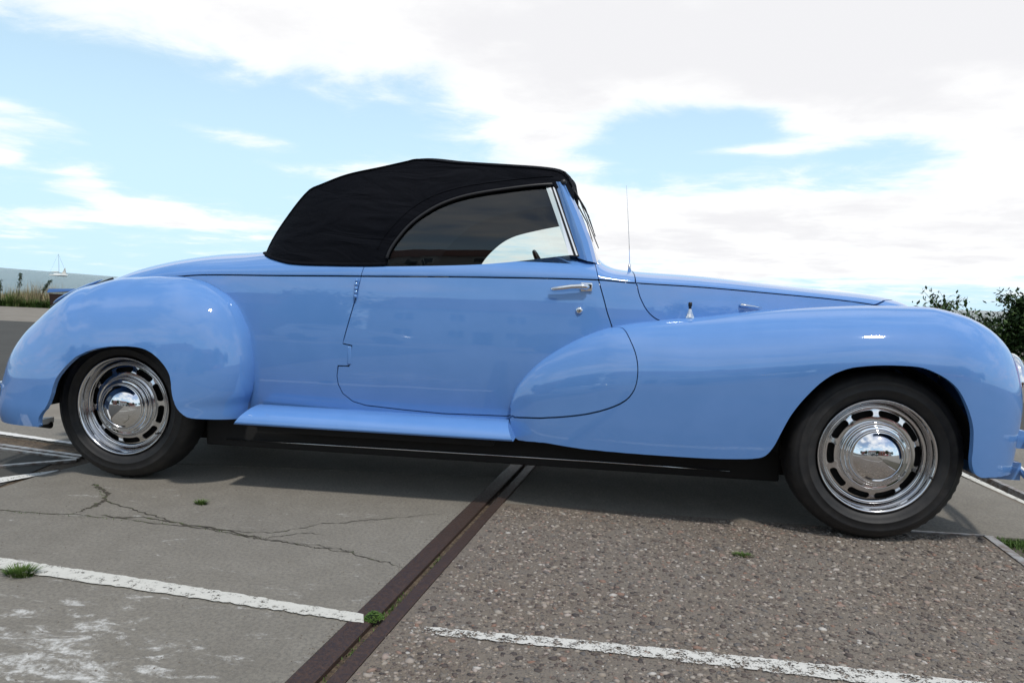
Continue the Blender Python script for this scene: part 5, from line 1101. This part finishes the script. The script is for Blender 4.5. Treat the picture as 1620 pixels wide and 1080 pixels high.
# --- the far side of the square, which the paint and the hub caps mirror
simple_car('parked_car', (1.2, -11.5, -.03), R(4), BLKP, 'black hatchback parked across the square behind the camera')
simple_car('parked_car', (-6.5, -13.5, -.03), R(-10), GRYP, 'silver hatchback parked across the square behind the camera')
simple_car('parked_car', (9.5, -14.0, -.03), R(175), REDP, 'red hatchback parked across the square behind the camera')
WALLW = mat('white_render', (.55, .54, .51), .9); WALLR = mat('red_brick_wall', (.22, .07, .045), .9); ROOFM = mat('brown_roof_tiles', (.14, .055, .04), .8)
def house(x, y, w_, d_, h, rh, wm, lab, nwin):
    root = empty('house', (x, y, -.035), lab, 'house')
    MB().box((0, 0, h/2), (w_, d_, h)).build('wall', wm, root, smooth=False)
    o = .4
    rf = MB().add([(-w_/2-o, -d_/2-o, h), (w_/2+o, -d_/2-o, h), (w_/2+o, d_/2+o, h), (-w_/2-o, d_/2+o, h), (-w_/2-o, 0, h+rh), (w_/2+o, 0, h+rh)], [(0, 1, 5, 4), (2, 3, 4, 5), (0, 4, 3), (1, 2, 5), (0, 3, 2, 1)]).build('roof', ROOFM, root, smooth=False)
    MB().box((w_*.25, 0, h+rh), (.7, .7, 1.2)).build('chimney', WALLR, rf, smooth=False)
    for fl in range(int(h//2.7)):
        for k in range(nwin):
            xx = -w_/2 + w_*(k+.5)/nwin
            wn = MB().box((xx, d_/2 + .02, 1.6 + 2.7*fl), (1.2, .08, 1.4)).build('window', AMB, root, smooth=False)
            for s_ in (-1, 1): MB().box((xx + s_*.28, d_/2 + .05, 1.6 + 2.7*fl), (.48, .04, 1.2)).build('pane', DKG, wn, smooth=False)
    MB().box((0, d_/2 + .03, 1.05), (1.0, .08, 2.1)).build('door', NAVY, root, smooth=False)
house(-4, -30, 13, 8, 5.6, 3.2, WALLW, 'white rendered house with brown tiled roof across the square', 4)
house(12, -32, 11, 8, 5.6, 3.0, WALLR, 'red brick house with brown tiled roof across the square', 3)
house(27, -33, 12, 8, 5.4, 3.4, WALLW, 'white rendered house at the right end of the far row', 4)
house(-22, -31, 12, 8, 5.6, 3.0, WALLR, 'red brick house at the left end of the far row', 4)
def tree(x, y, h, r_, lab, seed):
    rng = np.random.default_rng(seed); root = empty('broadleaf_tree', (x, y, -.035), lab, 'tree')
    tr = MB().tube([(0, 0, 0), (.1, .05, h*.3), (.0, .1, h*.6), (.1, 0, h*.9)], [.22, .17, .10, .03], 8)
    cl = []
    for k in range(14):
        a = rng.random()*6.28; z_ = h*rng.uniform(.35, .95); q = r_*rng.uniform(.3, 1)*math.sin(math.pi*min(1, max(.15, (z_/h - .25)*1.2)))
        p = (q*math.cos(a), q*math.sin(a), z_); tr.tube([(0, .05, z_*.7), p], [.06, .015], 5); cl.append(p)
    tr.build('trunk', BRK, root)
    N = 7000; c = np.array(cl)[rng.integers(0, len(cl), N)] + rng.normal(0, 1, (N, 3))*[r_*.28, r_*.28, h*.09]
    s_ = rng.uniform(.10, .2, N)[:, None]; a1 = rng.normal(0, 1, (N, 3)); a1 /= np.linalg.norm(a1, axis=1, keepdims=True); a2 = np.cross(a1, rng.normal(0, 1, (N, 3))); a2 /= np.linalg.norm(a2, axis=1, keepdims=True)
    V = np.stack([c - a1*s_, c + a2*s_*.6, c + a1*s_, c - a2*s_*.6], 1).reshape(-1, 3)
    o = mk('crown', V, np.arange(4*N).reshape(-1, 4), LEF, root, False); at = o.data.attributes.new('tone', 'FLOAT', 'POINT'); at.data.foreach_set('value', np.repeat(rng.random(N), 4).astype(np.float32)); o['kind'] = 'stuff'
for k, (x, y, h, r_, lab) in enumerate([(-13, -26, 8, 3.2, 'broad tree left of the white house across the square'), (4.2, -27, 7, 2.6, 'smaller tree between the white and the brick house across the square'),
                                        (19.5, -28, 9, 3.3, 'tallest tree right of the brick house across the square'), (-31, -27, 9, 3.6, 'tree at the left end of the square behind the camera'), (35, -28, 8, 3.5, 'tree at the right end of the square behind the camera')]):
    tree(x, y, h, r_, lab, 70 + k)

# names of the setting's pieces
for o in bpy.data.objects:
    if o.parent is None and o.type == 'MESH' and 'label' not in o and 'kind' not in o: print('UNTAGGED', o.name)

# grit and small stones lying on the left slab and along the joints
rng = np.random.default_rng(21); V = []; F = []
for k in range(900):
    if k < 500: x, y = rng.uniform(-1.85, -.2), rng.uniform(-1.45, .1)
    else:
        s_ = rng.uniform(-.4, 1.6); q = rl(s_, rng.choice([-.012, .136]) + rng.normal(0, .010)); x, y = q
    s_ = rng.uniform(.0008, .0028); i0 = len(V); a = rng.random()*6.28
    for j in range(4): V.append((x + s_*math.cos(a + j*1.57)*rng.uniform(.7, 1.2), y + s_*math.sin(a + j*1.57)*rng.uniform(.7, 1.2), .0006))
    V.append((x, y, .0006 + s_*.8)); F += [(i0 + j, i0 + (j+1) % 4, i0 + 4) for j in range(4)]
o = mk('grit', V, F, mat('grit', (.13, .11, .09), .9), None, False); tag(o, 'loose grit on the left slab and beside the rusty rail', 'grit', kind='stuff')
